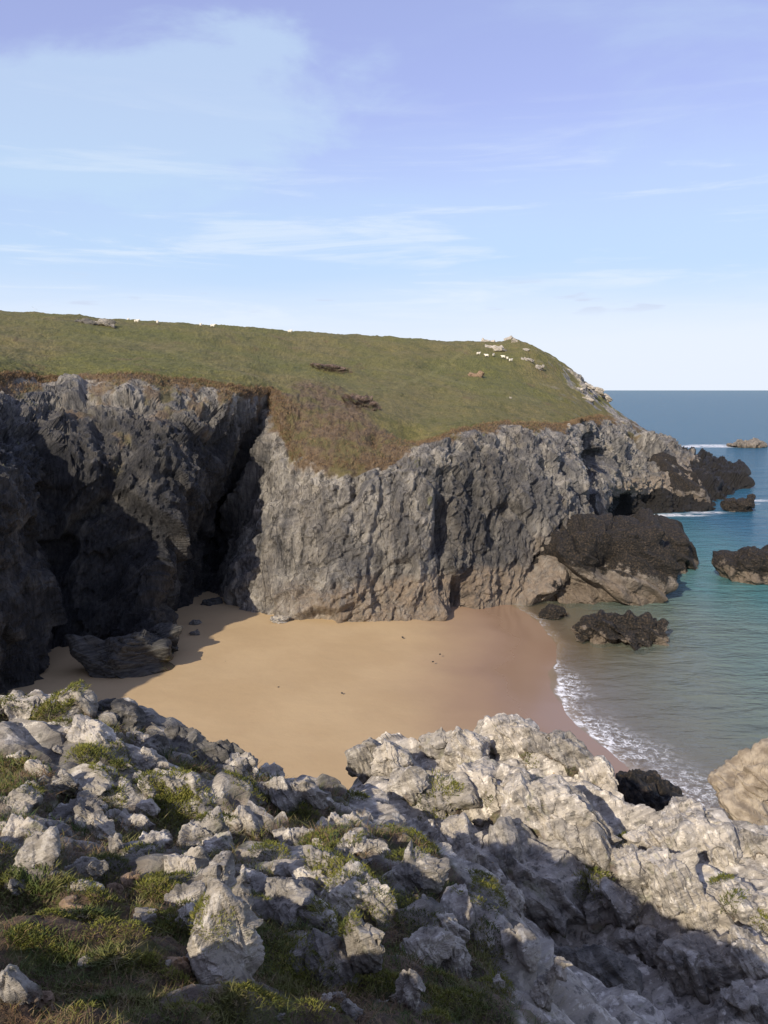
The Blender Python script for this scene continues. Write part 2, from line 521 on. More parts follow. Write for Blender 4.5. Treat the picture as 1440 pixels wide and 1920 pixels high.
def water_material():
    m, t = new_mat("sea_water")
    p = pos(t)
    x, y, z = t.sep(p)
    dep, sh = t.attr('depth'), t.attr('shore')
    far = t.ramp(y, 110, 260)
    # the water's own colour goes from clear over sand to turquoise to blue with depth
    n0 = t.math('SUBTRACT', t.noise(t.scale(p, (1, 0.5, 1), (0, 0, 0.5)), 0.09, 5, 0.6), 0.5)
    d2 = t.math('ADD', dep, t.math('MULTIPLY', n0, 2.2))
    body = t.mix(t.ramp(d2, 0.2, 3.2, smooth=False), (0.21, 0.225, 0.165), (0.070, 0.185, 0.185))
    body = t.mix(t.ramp(d2, 2.2, 6.5), body, (0.028, 0.105, 0.165))
    alpha = t.math('SUBTRACT', 1.0, t.math('POWER', 0.42, t.math('MAXIMUM', dep, 0.0)))
    # ripples
    wv = t.scale(p, (0.55, 1.3, 1), (0, 0, R(-22)))
    h = t.math('ADD', t.math('MULTIPLY', t.noise(wv, 0.35, 4, 0.55, 0.4), 1.6),
               t.math('ADD', t.math('MULTIPLY', t.noise(wv, 1.3, 4, 0.6, 0.5), 0.55), t.math('MULTIPLY', t.noise(wv, 5.0, 3, 0.6), 0.10)))
    nrm = t.bump(h, t.ramp(dep, 0.05, 1.5, 0.3, 1.0), 0.42)
    # foam: lacy swash along the shore
    q = t.scale(p, (1, 1, 0))
    qd = t.vmath('ADD', q, t.vmath('MULTIPLY', t.noise(q, 0.9, 4, 0.6, out=1), (1.2, 1.2, 0)))
    lace = t.ramp(t.voro(qd, 2.0, 'DISTANCE_TO_EDGE'), 0.13, 0.02)
    lace2 = t.ramp(t.voro(qd, 4.6, 'DISTANCE_TO_EDGE'), 0.16, 0.03)
    sw = t.math('ADD', sh, t.math('MULTIPLY', t.math('SUBTRACT', t.noise(q, 0.22, 2.5, 0.5), 0.5), 3.0))
    near = t.ramp(y, 84, 50)
    wid = t.ramp(y, 78, 48, 0.5, 2.6, smooth=False)
    rel = t.math('DIVIDE', sw, wid)
    line = t.math('MULTIPLY', t.ramp(rel, -0.15, 0.02), t.ramp(rel, 0.36, 0.06))
    trail = t.math('MULTIPLY', t.ramp(rel, 0.0, 0.15), t.ramp(rel, 2.2, 0.3))
    fn = t.noise(q, 1.7, 6, 0.7)
    foam = t.math('MAXIMUM', t.math('MULTIPLY', line, t.ramp(fn, 0.38, 0.56)),
                  t.math('MULTIPLY', t.math('MULTIPLY', trail, t.math('MAXIMUM', lace, t.math('MULTIPLY', lace2, 0.6))), t.ramp(fn, 0.40, 0.60)))
    foam = t.math('MULTIPLY', foam, t.math('MULTIPLY', t.ramp(near, 0.0, 0.6, 0.35, 1.0), t.ramp(t.noise(q, 0.2, 2, 0.5), 0.36, 0.56, 0.15, 1.0)))
    surf = t.math('MULTIPLY', t.attr('surf'), t.ramp(t.noise(t.scale(p, (0.5, 1, 1)), 0.9, 6, 0.7), 0.40, 0.55))
    foam = t.math('MAXIMUM', foam, surf, clamp=True)
    dif = t.n('ShaderNodeBsdfDiffuse'); t.link(body, dif.inputs[0]); t.link(nrm, dif.inputs['Normal'])
    tr = t.n('ShaderNodeBsdfTransparent'); tr.inputs[0].default_value = (0.93, 0.98, 0.95, 1)
    m1 = t.n('ShaderNodeMixShader'); t.link(alpha, m1.inputs[0]); t.link(tr.outputs[0], m1.inputs[1]); t.link(dif.outputs[0], m1.inputs[2])
    gl = t.n('ShaderNodeBsdfGlossy'); gl.inputs['Roughness'].default_value = 0.12; t.link(nrm, gl.inputs['Normal'])
    fr = t.n('ShaderNodeFresnel'); fr.inputs[0].default_value = 1.33; t.link(nrm, fr.inputs['Normal'])
    frm = t.math('MULTIPLY', t.math('MINIMUM', fr.outputs[0], 0.34), t.ramp(dep, 0.0, 0.12))
    m2 = t.n('ShaderNodeMixShader'); t.link(frm, m2.inputs[0]); t.link(m1.outputs[0], m2.inputs[1]); t.link(gl.outputs[0], m2.inputs[2])
    fd = t.n('ShaderNodeBsdfDiffuse'); fd.inputs[0].default_value = (0.80, 0.80, 0.80, 1)
    m3 = t.n('ShaderNodeMixShader'); t.link(foam, m3.inputs[0]); t.link(m2.outputs[0], m3.inputs[1]); t.link(fd.outputs[0], m3.inputs[2])
    o = t.n('ShaderNodeOutputMaterial'); t.link(m3.outputs[0], o.inputs[0])
    return m


def leaf_material(name, a, b, c3, sc_=3.0):
    m, t = new_mat(name)
    p = pos(t)
    n = t.noise(p, sc_, 4, 0.65)
    n2 = t.noise(p, sc_ * 9, 2, 0.6)
    c = t.mix(t.ramp(n, 0.36, 0.62), a, b)
    c = t.mix(t.math('MULTIPLY', t.ramp(n2, 0.52, 0.66), 0.8), c, c3)
    bs = finish(t, c, 0.7, None, 0.25)
    return m


def plain_material(name, a, b, scale=4.0, bump=0.0):
    m, t = new_mat(name)
    p = pos(t)
    n = t.noise(p, scale, 5, 0.65)
    finish(t, t.mix(t.ramp(n, 0.35, 0.65), a, b), 0.9, t.bump(n, 0.6, bump) if bump else None, 0.25)
    return m


M_CLIFF = cliff_material()
M_SEAROCK = sea_rock_material()
M_ROCK = pale_rock_material()
M_SAND = sand_material()
M_WATER = water_material()
M_MOSS = leaf_material("cushion_moss", (0.050, 0.062, 0.011), (0.155, 0.155, 0.024), (0.21, 0.17, 0.045), 3.0)
M_TURF = leaf_material("rough_turf", (0.045, 0.075, 0.016), (0.12, 0.115, 0.03), (0.20, 0.15, 0.085), 1.6)
M_DRY = leaf_material("dry_stalks", (0.11, 0.06, 0.03), (0.20, 0.13, 0.065), (0.28, 0.21, 0.12), 2.0)
M_HEATHER = plain_material("dead_heather", (0.065, 0.046, 0.036), (0.19, 0.135, 0.105), 2.5, 0.2)
M_WOOL = plain_material("sheep_wool", (0.62, 0.56, 0.45), (0.74, 0.68, 0.56), 6)
M_FACE = plain_material("sheep_face", (0.05, 0.045, 0.04), (0.10, 0.09, 0.08), 6)
M_GULL = plain_material("gull_feathers", (0.45, 0.46, 0.48), (0.7, 0.7, 0.7), 3)
M_TAN = plain_material("tan_boulder", (0.17, 0.135, 0.095), (0.33, 0.275, 0.20), 1.3, 0.25)
M_STONE = plain_material("brown_stone", (0.10, 0.065, 0.04), (0.30, 0.21, 0.135), 9, 0.03)

# ------------------------------------------------------------------ beach and sea
shore_px = [(955, 1128), (1010, 1165), (1046, 1205), (1030, 1260), (1050, 1310), (1088, 1365), (1140, 1412), (1200, 1455), (1290, 1510)]
SHORE = np.array([at_z(a, b, 0.12)[:2] for a, b in shore_px])
SHORE = SHORE[np.argsort(SHORE[:, 1])]
SY = np.concatenate([[0, 30], SHORE[:, 1], [SHORE[-1, 1] + 6, 140]])
SX = np.concatenate([[SHORE[0, 0] + 4, SHORE[0, 0] + 1.5], SHORE[:, 0], [SHORE[-1, 0] - 2, SHORE[-1, 0] - 4]])


def shore_d(x, y):
    """metres seaward of the water's edge"""
    xs = np.interp(y, SY, SX)
    return (x - xs) * 0.93


def sand_z(x, y):
    d = shore_d(x, y)
    inl = np.maximum(-d, 0)
    return 0.12 + np.where(d < 0, 0.055 * inl / (1 + inl / 45.0), -0.085 * d - 0.0006 * d * d * (d < 60)).clip(-9, 3)


xs = np.concatenate([np.arange(-60, -2, 1.2), np.arange(-2, 45, 0.55), np.arange(45, 190, 2.5)])
ys = np.concatenate([np.arange(5, 130, 0.8), np.arange(130, 360, 3.0)])
X, Y = np.meshgrid(xs, ys)
P2 = np.stack([X.ravel(), Y.ravel(), np.zeros(X.size)], 1)
Z = sand_z(X, Y) + 0.05 * fbm(P2 * 0.12, 3, seed=3).reshape(X.shape)
o = link('sand_beach', mesh_from('sand_beach', np.stack([X, Y, Z], -1).reshape(-1, 3), grid_faces(*X.shape), None, M_SAND))
o['kind'] = 'structure'

def spread(a, b, step, grow, far):
    out = list(np.arange(a, b, step)); s = step; v = out[-1]
    while v < far:
        s *= grow; v += s; out.append(v)
    return out
xr = spread(2, 75, 0.45, 1.12, 30000)
xl = [-v for v in spread(0, 10, 1.5, 1.25, 30000)][::-1]
xs = np.array([v for v in xl if v < 1.0] + xr)
ys = np.array(spread(16, 120, 0.55, 1.035, 45000))
X, Y = np.meshgrid(xs, ys)
P2 = np.stack([X.ravel(), Y.ravel(), np.zeros(X.size)], 1)
D = shore_d(X, Y)
depth = np.where((np.abs(X) < 180) & (Y < 330), 0.12 - sand_z(X, Y), 9.0)
depth = np.clip(depth, -1, 9) + 5.0 * sstep(Y, 150, 260)
sw = fbm(np.stack([P2[:, 0] * 0.06 + P2[:, 1] * 0.03, P2[:, 1] * 0.13, P2[:, 2]], 1), 3, seed=9).reshape(X.shape)
Zw = 0.12 + np.where((Y < 400) & (X < 200) & (X > -50), 0.10 * sw * sstep(D, 1, 14), 0.0)
surf = np.zeros_like(X)
for (a, b, rx_, ry_) in ((1335, 836, 13, 5), (1300, 838, 8, 3), (1372, 838, 8, 4), (1260, 966, 7, 1.6), (1395, 945, 3, 1.5), (1415, 938, 4, 1.2), (1330, 962, 4, 1.3), (1205, 1128, 2.2, .8)):
    c = at_z(a, b, 0.1)
    surf = np.maximum(surf, np.exp(-((X - c[0]) / rx_) ** 2 - ((Y - c[1]) / ry_) ** 2))
o = link('sea', mesh_from('sea', np.stack([X, Y, Zw], -1).reshape(-1, 3), grid_faces(*X.shape),
                          {'depth': depth.ravel(), 'shore': D.ravel(), 'surf': sstep(surf, 0.15, 0.8).ravel()}, M_WATER))
o['kind'] = 'structure'

# ------------------------------------------------------------------ the headland (one lofted sheet: foot, face, rim, turf, ridge)
def zb(px, py, z=0.6):
    return at_z(px, py, z)

C = []   # columns of: foot, low face, upper face, rim, turf edge, mid hill, ridge
def wp(*a): return np.array(a, float)
C.append([wp(-40, 8, 0), wp(-43, 9, 9), wp(-47, 10, 18), wp(-52, 12, 25), wp(-55, 12, 26), wp(-85, 0, 34), wp(-140, -5, 44)])
C.append([wp(-31, 36, .5), wp(-33, 37, 9), wp(-35, 37, 18), wp(-37.5, 38, 25), wp(-41, 40, 26), wp(-75, 65, 34), wp(-125, 110, 45)])
C.append([wp(-29, 57, .8), at(15, 1120, 59), at(5, 900, 61), at(-10, 718, 79), at(-5, 694, 82), at(0, 645, 108), at(-20, 583, 165)])
C.append([zb(85, 1225, .9), at(100, 1080, 72), at(105, 900, 73), at(110, 718, 88), at(115, 702, 91), at(120, 652, 115), at(140, 594, 172)])
C.append([zb(190, 1215, .9), at(205, 1080, 73), at(225, 900, 76), at(235, 712, 87), at(240, 694, 90), at(245, 655, 122), at(260, 604, 178)])
C.append([zb(292, 1246, .8), at(290, 1090, 72.5), at(330, 900, 79), at(350, 722, 92), at(355, 706, 95), at(360, 662, 128), at(370, 610, 184)])
C.append([zb(322, 1150, .9), at(345, 1020, 88), at(400, 890, 89), at(440, 735, 94), at(445, 718, 97), at(450, 668, 136), at(440, 615, 190)])
C.append([zb(390, 1112, 1.0), at(425, 1000, 102), at(478, 880, 104), at(505, 748, 102), at(508, 728, 104), at(500, 675, 140), at(500, 618, 194)])
C.append([zb(412, 1120, 1.0), at(462, 990, 91.5), at(508, 875, 92.5), at(528, 800, 95), at(540, 735, 104), at(540, 680, 142), at(550, 623, 197)])
C.append([zb(490, 1157), at(520, 1040, 85.5), at(545, 930, 88), at(560, 852, 91), at(580, 740, 104), at(600, 684, 143), at(620, 627, 200)])
C.append([zb(600, 1173), at(620, 1050, 83.3), at(640, 930, 86), at(650, 862, 89), at(640, 757, 103), at(660, 690, 146), at(690, 631, 204)])
C.append([zb(735, 1166), at(745, 1050, 84), at(742, 930, 87), at(735, 862, 90.5), at(720, 795, 99), at(740, 700, 148), at(770, 635, 208)])
C.append([zb(825, 1157), at(828, 1050, 84.5), at(815, 920, 88), at(800, 832, 93), at(795, 812, 98), at(810, 710, 152), at(830, 640, 212)])
C.append([zb(868, 1146), at(880, 1050, 88), at(900, 915, 92), at(890, 808, 100), at(890, 795, 104), at(880, 712, 156), at(885, 642, 215)])
C.append([zb(940, 1128), at(965, 1035, 91), at(985, 900, 96), at(975, 800, 108), at(975, 787, 114), at(935, 712, 162), at(925, 641, 214)])
C.append([zb(1000, 1118), at(1045, 1010, 94), at(1065, 900, 102), at(1055, 805, 118), at(1050, 792, 124), at(990, 720, 165), at(958, 637, 211)])
C.append([zb(1085, 1040), at(1118, 945, 118), at(1100, 850, 140), at(1098, 792, 143), at(1095, 778, 148), at(1040, 722, 175), at(975, 641, 210)])
C.append([zb(1180, 965, .3), at(1175, 905, 152), at(1165, 845, 158), at(1140, 790, 164), at(1122, 774, 172), at(1075, 728, 187), at(988, 649, 210)])
C.append([zb(1305, 957, .2), at(1285, 905, 170), at(1230, 862, 175), at(1190, 815, 181), at(1140, 775, 192), at(1085, 718, 202), at(1000, 657, 211)])
C.append([zb(1366, 881, .2), at(1318, 868, 250), at(1272, 854, 244), at(1215, 818, 232), at(1150, 772, 224), at(1085, 712, 219), at(1012, 664, 214)])
C.append([wp(88, 300, 0), wp(80, 290, 4), wp(72, 282, 8), wp(60, 275, 14), wp(50, 265, 19), wp(40, 255, 25), wp(32, 240, 32)])
C = np.array(C)
foot = C[:, :1].copy(); foot[:, :, 2] -= 4.0; foot[:, :, 1] -= 0.8
back = C[:, -1:].copy(); back[:, :, 1] += 45; back[:, :, 0] -= 12; back[:, :, 2] -= 6
back[0, 0] = (-200, -20, 44); back[1, 0] = (-190, 120, 46)
C = np.concatenate([foot, C, back], 1)            # rows: 0 buried, 1 foot, 2 low, 3 up, 4 rim, 5 turf edge, 6 mid, 7 ridge, 8 back
ncol, nrow = C.shape[:2]
seg_s = []
for i in range(ncol - 1):
    L = np.linalg.norm(C[i + 1, 2:5, :] - C[i, 2:5, :], axis=1).mean()
    dist = max(40, np.linalg.norm((C[i, 3] + C[i + 1, 3]) / 2 - np.array([0, 0, H])))
    st = 0.0021 * dist * (3.0 if i < 1 else 1.0)
    seg_s.append(int(np.clip(L / st, 8, 130)))
seg_t = [5, 58, 58, 58, 26, 52, 40, 6]
si = np.concatenate([i + np.arange(n) / n for i, n in enumerate(seg_s)] + [[ncol - 1]])
ti = np.concatenate([i + np.arange(n) / n for i, n in enumerate(seg_t)] + [[nrow - 1]])


def lerp_axis(A, u, axis):
    i = np.clip(np.floor(u).astype(int), 0, A.shape[axis] - 2)
    f = u - i
    sh = [1] * A.ndim; sh[axis] = -1
    f = f.reshape(sh)
    # cubic Hermite with limited tangents: follows the controls, rounds the corners a little
    n = A.shape[axis]
    p0 = np.take(A, np.maximum(i - 1, 0), axis); p1 = np.take(A, i, axis)
    p2 = np.take(A, i + 1, axis); p3 = np.take(A, np.minimum(i + 2, n - 1), axis)
    d1, d0, d2 = p2 - p1, p1 - p0, p3 - p2
    def tang(a, b):
        return np.where(a * b > 0, 2 * a * b / (a + b + 1e-9 * np.sign(a + b + 1e-12)), 0)
    m1 = tang(d0, d1); m2 = tang(d1, d2)
    return ((2 * f**3 - 3 * f**2 + 1) * p1 + (f**3 - 2 * f**2 + f) * m1 + (-2 * f**3 + 3 * f**2) * p2 + (f**3 - f**2) * m2)


G = lerp_axis(lerp_axis(C, si, 0), ti, 1)          # (ns, nt, 3)
G = smooth1(G, 2, 0)
ns, nt = G.shape[:2]
SI = np.repeat(si[:, None], nt, 1); TI = np.repeat(ti[None, :], ns, 0)
Nn = grid_normals(smooth1(smooth1(G, 6, 0), 6, 1))
if (Nn[ns // 2, nt // 2] @ np.array([0, -1, 0.3])) < 0:
    Nn = -Nn
Pf = G.reshape(-1, 3)
# masks
edge_n = fbm(Pf * np.array([0.16, 0.16, 0.16]), 4, seed=21).reshape(ns, nt)
TIw = TI + 0.30 * edge_n + 0.16 * fbm(Pf * 0.9, 3, 0.6, 22).reshape(ns, nt)
veg = sstep(TIw, 3.86, 4.04)
bracken_zone = np.exp(-((SI - 9.6) / 1.9) ** 2)     # the brown brow of the bluff
veg = np.maximum(veg, sstep(TIw + 0.28 * bracken_zone, 3.85, 4.05))
green = sstep(TI + 0.30 * edge_n + 0.14 * fbm(Pf * 0.7, 3, 0.6, 23).reshape(ns, nt) - 0.48 * np.exp(-((SI - 9.6) / 1.9) ** 2) + 0.25 * np.exp(-((SI - 12.2) / 1.2) ** 2), 4.55, 4.95)
rockm = 1 - veg
# crags poking through the turf on the seaward nose
crag = sstep(fbm(Pf * 0.22, 4, seed=33).reshape(ns, nt) + 0.55 * sstep(SI, 16.2, 18.0) - 0.25, 0.12, 0.35) * sstep(SI, 15.0, 17.5) * sstep(TI, 7.2, 6.0)
veg *= (1 - crag)
vpatch = sstep(fbm(Pf * 0.28, 4, 0.6, 24).reshape(ns, nt) + 0.85 * (TI - 3.75), 0.05, 0.35) * sstep(SI, 8.2, 7.2) * sstep(TI, 2.9, 3.3)
veg = np.maximum(veg, 0.85 * vpatch)
rockm = 1 - veg
Rs = rotm(0, R(24), 0)                              # cleavage leans to the right
Q = (Pf @ Rs) * np.array([1.0, 1.0, 0.40])
wq = 0.9 * fbm(Pf / 7.0, 3, 0.5, 46)
Q3 = (Pf @ rotm(R(12), R(44), R(10))) * np.array([1.0, 1.0, 0.5])
d = 3.0 * facets(Q / 10.0, 41, 70, 0.9) + 1.25 * facets(Q3 / 4.2 + 5, 42, 70, 1.0) + 0.50 * facets(Q / 1.5 + 9, 43, 60, 1.1)
Qx = Q[:, 0] + 0.55 * Q[:, 1] + wq
patch = sstep(fbm(Pf / 9.0, 2, 0.5, 49), -0.2, 0.3)
d += 0.55 * patch * layers(Qx / 2.3, 1, 0.1) + 0.5 * (1 - patch) * layers((Q3[:, 0] + 1.4 * wq) / 1.5, 6, 0.1) + 0.22 * layers(Qx / 0.55 + 0.3 * fbm(Q / 2.0, 2, 0.5, 47), 2, 0.3)
d += 0.26 * facets(Q / 0.55 + 3, 48, 34, 1.1)
d += 0.5 * fbm(Q / 6.0, 3, 0.55, 44) + 0.16 * fbm(Q / 0.8, 3, 0.6, 45, True)
d = d.reshape(ns, nt)
far_amp = (1.0 + 0.25 * sstep(SI, 15, 18)) * (1 - 0.72 * sstep(TI, 4.0, 4.7))
lowfade = sstep(TI, 0.6, 1.25) * 0.75 + 0.25
turf_d = (0.55 * fbm(Pf / 9.0, 3, 0.5, 51) + 0.16 * fbm(Pf / 1.6, 3, 0.6, 52) + 0.07 * fbm(Pf / 0.5, 2, 0.6, 53)).reshape(ns, nt)
turf_d = turf_d + (1 - green) * (0.30 * fbm(Pf / 1.4, 3, 0.6, 54, True) - 0.2).reshape(ns, nt)
rs = smooth1(smooth1(rockm, 3, 0), 3, 1)
rim_soft = 1 - 0.55 * np.exp(-((TI - 4.0) / 0.25) ** 2)
disp = rs * d * far_amp * lowfade * rim_soft + (1 - rs) * turf_d
G2 = G + Nn * disp[..., None]
# hollow above the notch with its green bank, and the sea cave on the far right
def dent(G2, px, py, Y, rad, depth_, push=None):
    c = at(px, py, Y)
    dd = np.linalg.norm((G2 - c) / np.array(rad), axis=2)
    G2 -= (Nn if push is None else -np.array(push)) * (depth_ * np.exp(-dd ** 2 * 1.5))[..., None]
dent(G2, 1090, 835, 138, (3.5, 14, 3.0), 11.0, (-0.75, 0.65, 0.1))
dent(G2, 1130, 866, 140, (4, 14, 1.5), 9.0, (-0.7, 0.7, 0.15))
dent(G2, 778, 806, 97, (2.4, 5, 1.3), 1.5)
dent(G2, 705, 822, 93, (0.8, 4, 1.2), 1.0)
dent(G2, 835, 985, 86, (1.3, 5, 5.0), 3.0)
dent(G2, 668, 950, 86, (0.7, 5, 3.5), 1.8)
dent(G2, 865, 1120, 88, (1.4, 6, 3.5), 2.5)
dent(G2, 1005, 1090, 94, (1.2, 6, 4.0), 2.5)
z = G2[..., 2]
tan_n = fbm(Pf * 0.35, 3, seed=61).reshape(ns, nt)
tanb = sstep(z + 1.3 * tan_n, 5.4, 3.6) * sstep(SI, 8.7, 10.3) * rockm
tanb = np.maximum(tanb, sstep(z + 1.6 * tan_n, 9.5, 6.0) * sstep(SI, 14.0, 15.5) * rockm)
kelp = sstep(SI + 0.5 * tan_n, 14.6, 15.6) * sstep(z + 1.3 * tan_n, 6.0, 3.0)
kelp = np.maximum(kelp, sstep(SI, 17.6, 18.8) * sstep(z + tan_n, 10, 5))
dark = sstep(SI + 0.2 * tan_n, 8.2, 7.4) * sstep(TI, 4.0, 3.2)  # shade of the left wall painted into its rock colour
dark = np.maximum(dark, 0.75 * np.exp(-((SI - 12.9) / 1.5) ** 2) * sstep(TI + 0.3 * tan_n, 3.9, 3.1))  # right-facing flank of the bluff, its shade put into the colour
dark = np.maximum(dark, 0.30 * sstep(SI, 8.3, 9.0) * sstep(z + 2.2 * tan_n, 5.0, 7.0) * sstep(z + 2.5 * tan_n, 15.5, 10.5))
gd = G2 - np.array([0, 0, H])
gfw = np.maximum(gd[..., 1] * CP - gd[..., 2] * SP, 1)
gpx = 720 + FPX * gd[..., 0] / gfw
gpy = 960 - FPX * (gd[..., 1] * SP + gd[..., 2] * CP) / gfw
track = np.zeros((ns, nt))
for line, wid in (([(470, 716), (560, 728), (640, 737), (740, 727), (810, 700), (850, 672), (880, 650)], 5.0), ([(180, 628), (290, 650), (390, 684), (500, 712)], 4.0),
                  ([(700, 690), (800, 700), (900, 728), (1010, 752)], 4.0)):
    for (a, b), (c, e) in zip(line[:-1], line[1:]):
        u = np.clip(((gpx - a) * (c - a) + (gpy - b) * (e - b)) / ((c - a) ** 2 + (e - b) ** 2), 0, 1)
        track = np.maximum(track, sstep(np.hypot(gpx - a - u * (c - a), (gpy - b - u * (e - b)) * 1.6), wid * 1.7, wid * 0.4))
o = link('headland', mesh_from('headland', G2.reshape(-1, 3), grid_faces(ns, nt),
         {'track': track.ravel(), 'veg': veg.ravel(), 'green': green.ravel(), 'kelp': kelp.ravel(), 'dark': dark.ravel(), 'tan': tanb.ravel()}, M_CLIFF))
o['kind'] = 'structure'
fm = veg[:-1, :-1].ravel() > 0.5
o.data.polygons.foreach_set('use_smooth', fm)
HEAD = G2

# ------------------------------------------------------------------ foreground slope
ctrl = [(60, 1300, 11.5), (150, 1310, 11.3), (240, 1350, 11), (340, 1400, 11), (480, 1435, 11), (590, 1485, 11.2), (640, 1465, 13), (700, 1410, 14.3),
        (800, 1372, 15), (960, 1345, 15.5), (1060, 1378, 15), (1140, 1445, 14), (1180, 1500, 13.2), (1290, 1530, 12.6), (1440, 1565, 12.6),
        (0, 1400, 8.8), (0, 1500, 6.8), (0, 1640, 4.7), (0, 1800, 3.1), (0, 1920, 2.3), (300, 1450, 9.2), (300, 1560, 7), (300, 1700, 4.6), (300, 1900, 2.7),
        (600, 1560, 8.6), (600, 1650, 5.9), (600, 1800, 4.1), (600, 1920, 3.0), (700, 1520, 11.3), (860, 1540, 11.6), (860, 1640, 7.6), (880, 1730, 6.0),
        (900, 1920, 3.9), (1000, 1470, 13.2), (1100, 1600, 11.2), (1000, 1580, 11.2), (1000, 1690, 10.3), (1060, 1740, 10.3), (1160, 1640, 10.8),
        (1200, 1600, 11.4), (1200, 1760, 10.0), (1200, 1920, 8.2), (1350, 1650, 10.6), (1440, 1750, 9.8), (1440, 1920, 8.4), (1060, 1920, 7.0), (960, 1800, 6.0)]
CW = np.array([at(*c) for c in ctrl] + [[0, 0, 23.3], [-3, 0, 23.4], [3, 0, 22.2], [-8, 2, 22.6], [-12, 8, 21.6], [-5, -6, 22.6], [4, -6, 22.4],
                                        [10, 0, 19.5], [12, 8, 17.5], [-14, -4, 22.4], [9, 13, 16.8]])


def tps_fit(xy, zv, lam=0.02):
    n = len(xy)
    dd = np.linalg.norm(xy[:, None] - xy[None], axis=2)
    K = np.where(dd > 0, dd**2 * np.log(dd + 1e-12), 0) + lam * np.eye(n)
    Pm = np.c_[np.ones(n), xy]
    A = np.block([[K, Pm], [Pm.T, np.zeros((3, 3))]])
    return np.linalg.solve(A, np.r_[zv, 0, 0, 0])


TW = tps_fit(CW[:, :2], CW[:, 2])
edge_pts = np.array([at(*c)[:2] for c in ctrl[:15]])
eo = np.argsort(edge_pts[:, 0])
EX, EY = edge_pts[eo, 0], edge_pts[eo, 1]


def ground0(x, y):
    x = np.atleast_1d(np.asarray(x, float)); y = np.atleast_1d(np.asarray(y, float))
    ye = np.interp(x, EX, EY)
    yc = np.minimum(y, ye + 0.25)
    zv = np.zeros(len(x))
    for j in range(0, len(x), 40000):
        s = slice(j, j + 40000)
        dd = np.sqrt((x[s, None] - CW[None, :, 0])**2 + (yc[s, None] - CW[None, :, 1])**2)
        zv[s] = (np.where(dd > 0, dd**2 * np.log(dd + 1e-12), 0) @ TW[:len(CW)]) + TW[-3] + TW[-2] * x[s] + TW[-1] * yc[s]
    over = np.maximum(y - ye - 0.1, 0)
    return zv - 2.2 * over - 0.25 * over**2 * (over < 4) - (over >= 4) * (4 + 0.5 * (over - 4))


def rocky0(x, y):
    """1 on the bare slabs to the right and at the broken edge, 0 on the turf"""
    ye = np.interp(x, EX, EY)
    line = np.interp(y, [0, 4, 6, 8, 10, 11.5, 14], [2.2, 0.75, 0.85, 0.7, 0.2, -0.9, -2])
    return np.maximum(sstep(x - line, -0.2, 0.6), sstep(y - ye, -0.5, 0.15))


xs = np.concatenate([np.arange(-16, -6, 0.10), np.arange(-6, 8.5, 0.031), np.arange(8.5, 18, 0.12)])
ys = np.concatenate([np.arange(-14, 1.6, 0.2), 1.6 + np.cumsum(np.clip(0.0032 * np.arange(1, 560) ** 0.5, 0.012, 0.05)), ])
ys = np.concatenate([ys[ys < 16.5], np.arange(16.5, 21, 0.15)])
X, Y = np.meshgrid(xs, ys)
Zg = ground0(X.ravel(), Y.ravel()).reshape(X.shape)
GG = np.stack([X, Y, Zg], -1)
rk = rocky0(X.ravel(), Y.ravel()).reshape(X.shape)
Nf = grid_normals(smooth1(smooth1(GG, 8, 0), 8, 1))
Nf *= np.sign(Nf[..., 2:3])
rn = fbm(np.stack([X.ravel() / 1.5, Y.ravel() / 1.2, X.ravel() * 0], 1), 3, 0.6, 80).reshape(X.shape)
slab = rk
rk = np.maximum(rk, 0.9 * sstep(rn + 0.22 * (Y - 5.2) + 0.25 * sstep(X, -1.6, -0.4), -0.25, 0.25) * sstep(Y, 2.2, 3.2))
Rf = rotm(R(28), R(33), R(-25))                     # bedding of the near rocks
Pg = GG.reshape(-1, 3)
Qg = (Pg @ Rf) * np.array([0.55, 1.0, 1.0])
dg = 0.46 * facets(Qg / 2.0, 71, 50, 0.7) + 0.36 * facets(Qg / 0.85 + 3, 72, 60, 0.95) + 0.10 * facets(Qg / 0.27 + 7, 73, 46, 1.0)
Qb = Qg[:, 2] + 0.08 * fbm(Pg / 0.9, 3, 0.5, 79)
dg += 0.11 * layers(Qb / 0.34, 3, 0.12) + 0.03 * layers(Qb / 0.085, 4, 0.3) + 0.03 * fbm(Qg / 0.5, 4, 0.55, 74)
rib = layers((Pg[:, 1] * 0.93 + Pg[:, 0] * 0.33 + 0.28 * fbm(Pg / 0.8, 3, 0.55, 81)) / 0.55, 12, 0.25) * (0.5 + fbm(Pg / 0.7, 2, 0.5, 82))
dg = dg.reshape(X.shape) + 0.34 * rib.reshape(X.shape) * (1 - slab)
ds = (0.16 * fbm(Pg / 0.9, 3, 0.5, 75) + 0.05 * fbm(Pg / 0.22, 3, 0.6, 76) + 0.13 * facets(Qg / 0.55, 77, 36, 0.9)).reshape(X.shape)
Gd = GG + Nf * ((rk * dg * 0.9 - 0.05 * rk) + (1 - rk) * ds)[..., None]
soil_n = fbm(Pg / 0.8, 4, 0.6, 78).reshape(X.shape)
soil = np.clip((1 - rk) * sstep(soil_n, -0.75, -0.35), 0, 1)
thr = 0.36 * slab - 0.27 * (1 - slab)
soil = np.maximum(soil, rk * sstep(-dg + 0.16 * soil_n - thr, 0.0, 0.14) * 0.95)
lowd = np.maximum(sstep(Gd[..., 2], 15.5, 13.5), (1 - slab) * 0.75 * sstep(fbm(Pg / 1.1, 4, 0.6, 83).reshape(X.shape), -0.25, 0.35))  # dark low down; on the left bedrock, shade painted as noisy patches
o = link('near_clifftop', mesh_from('near_clifftop', Gd.reshape(-1, 3), grid_faces(*X.shape), {'soil': soil.ravel(), 'dark': lowd.ravel()}, M_ROCK, False))
o['kind'] = 'structure'
GXs, GYs, GZ, GSOIL = xs, ys, Gd[..., 2], soil


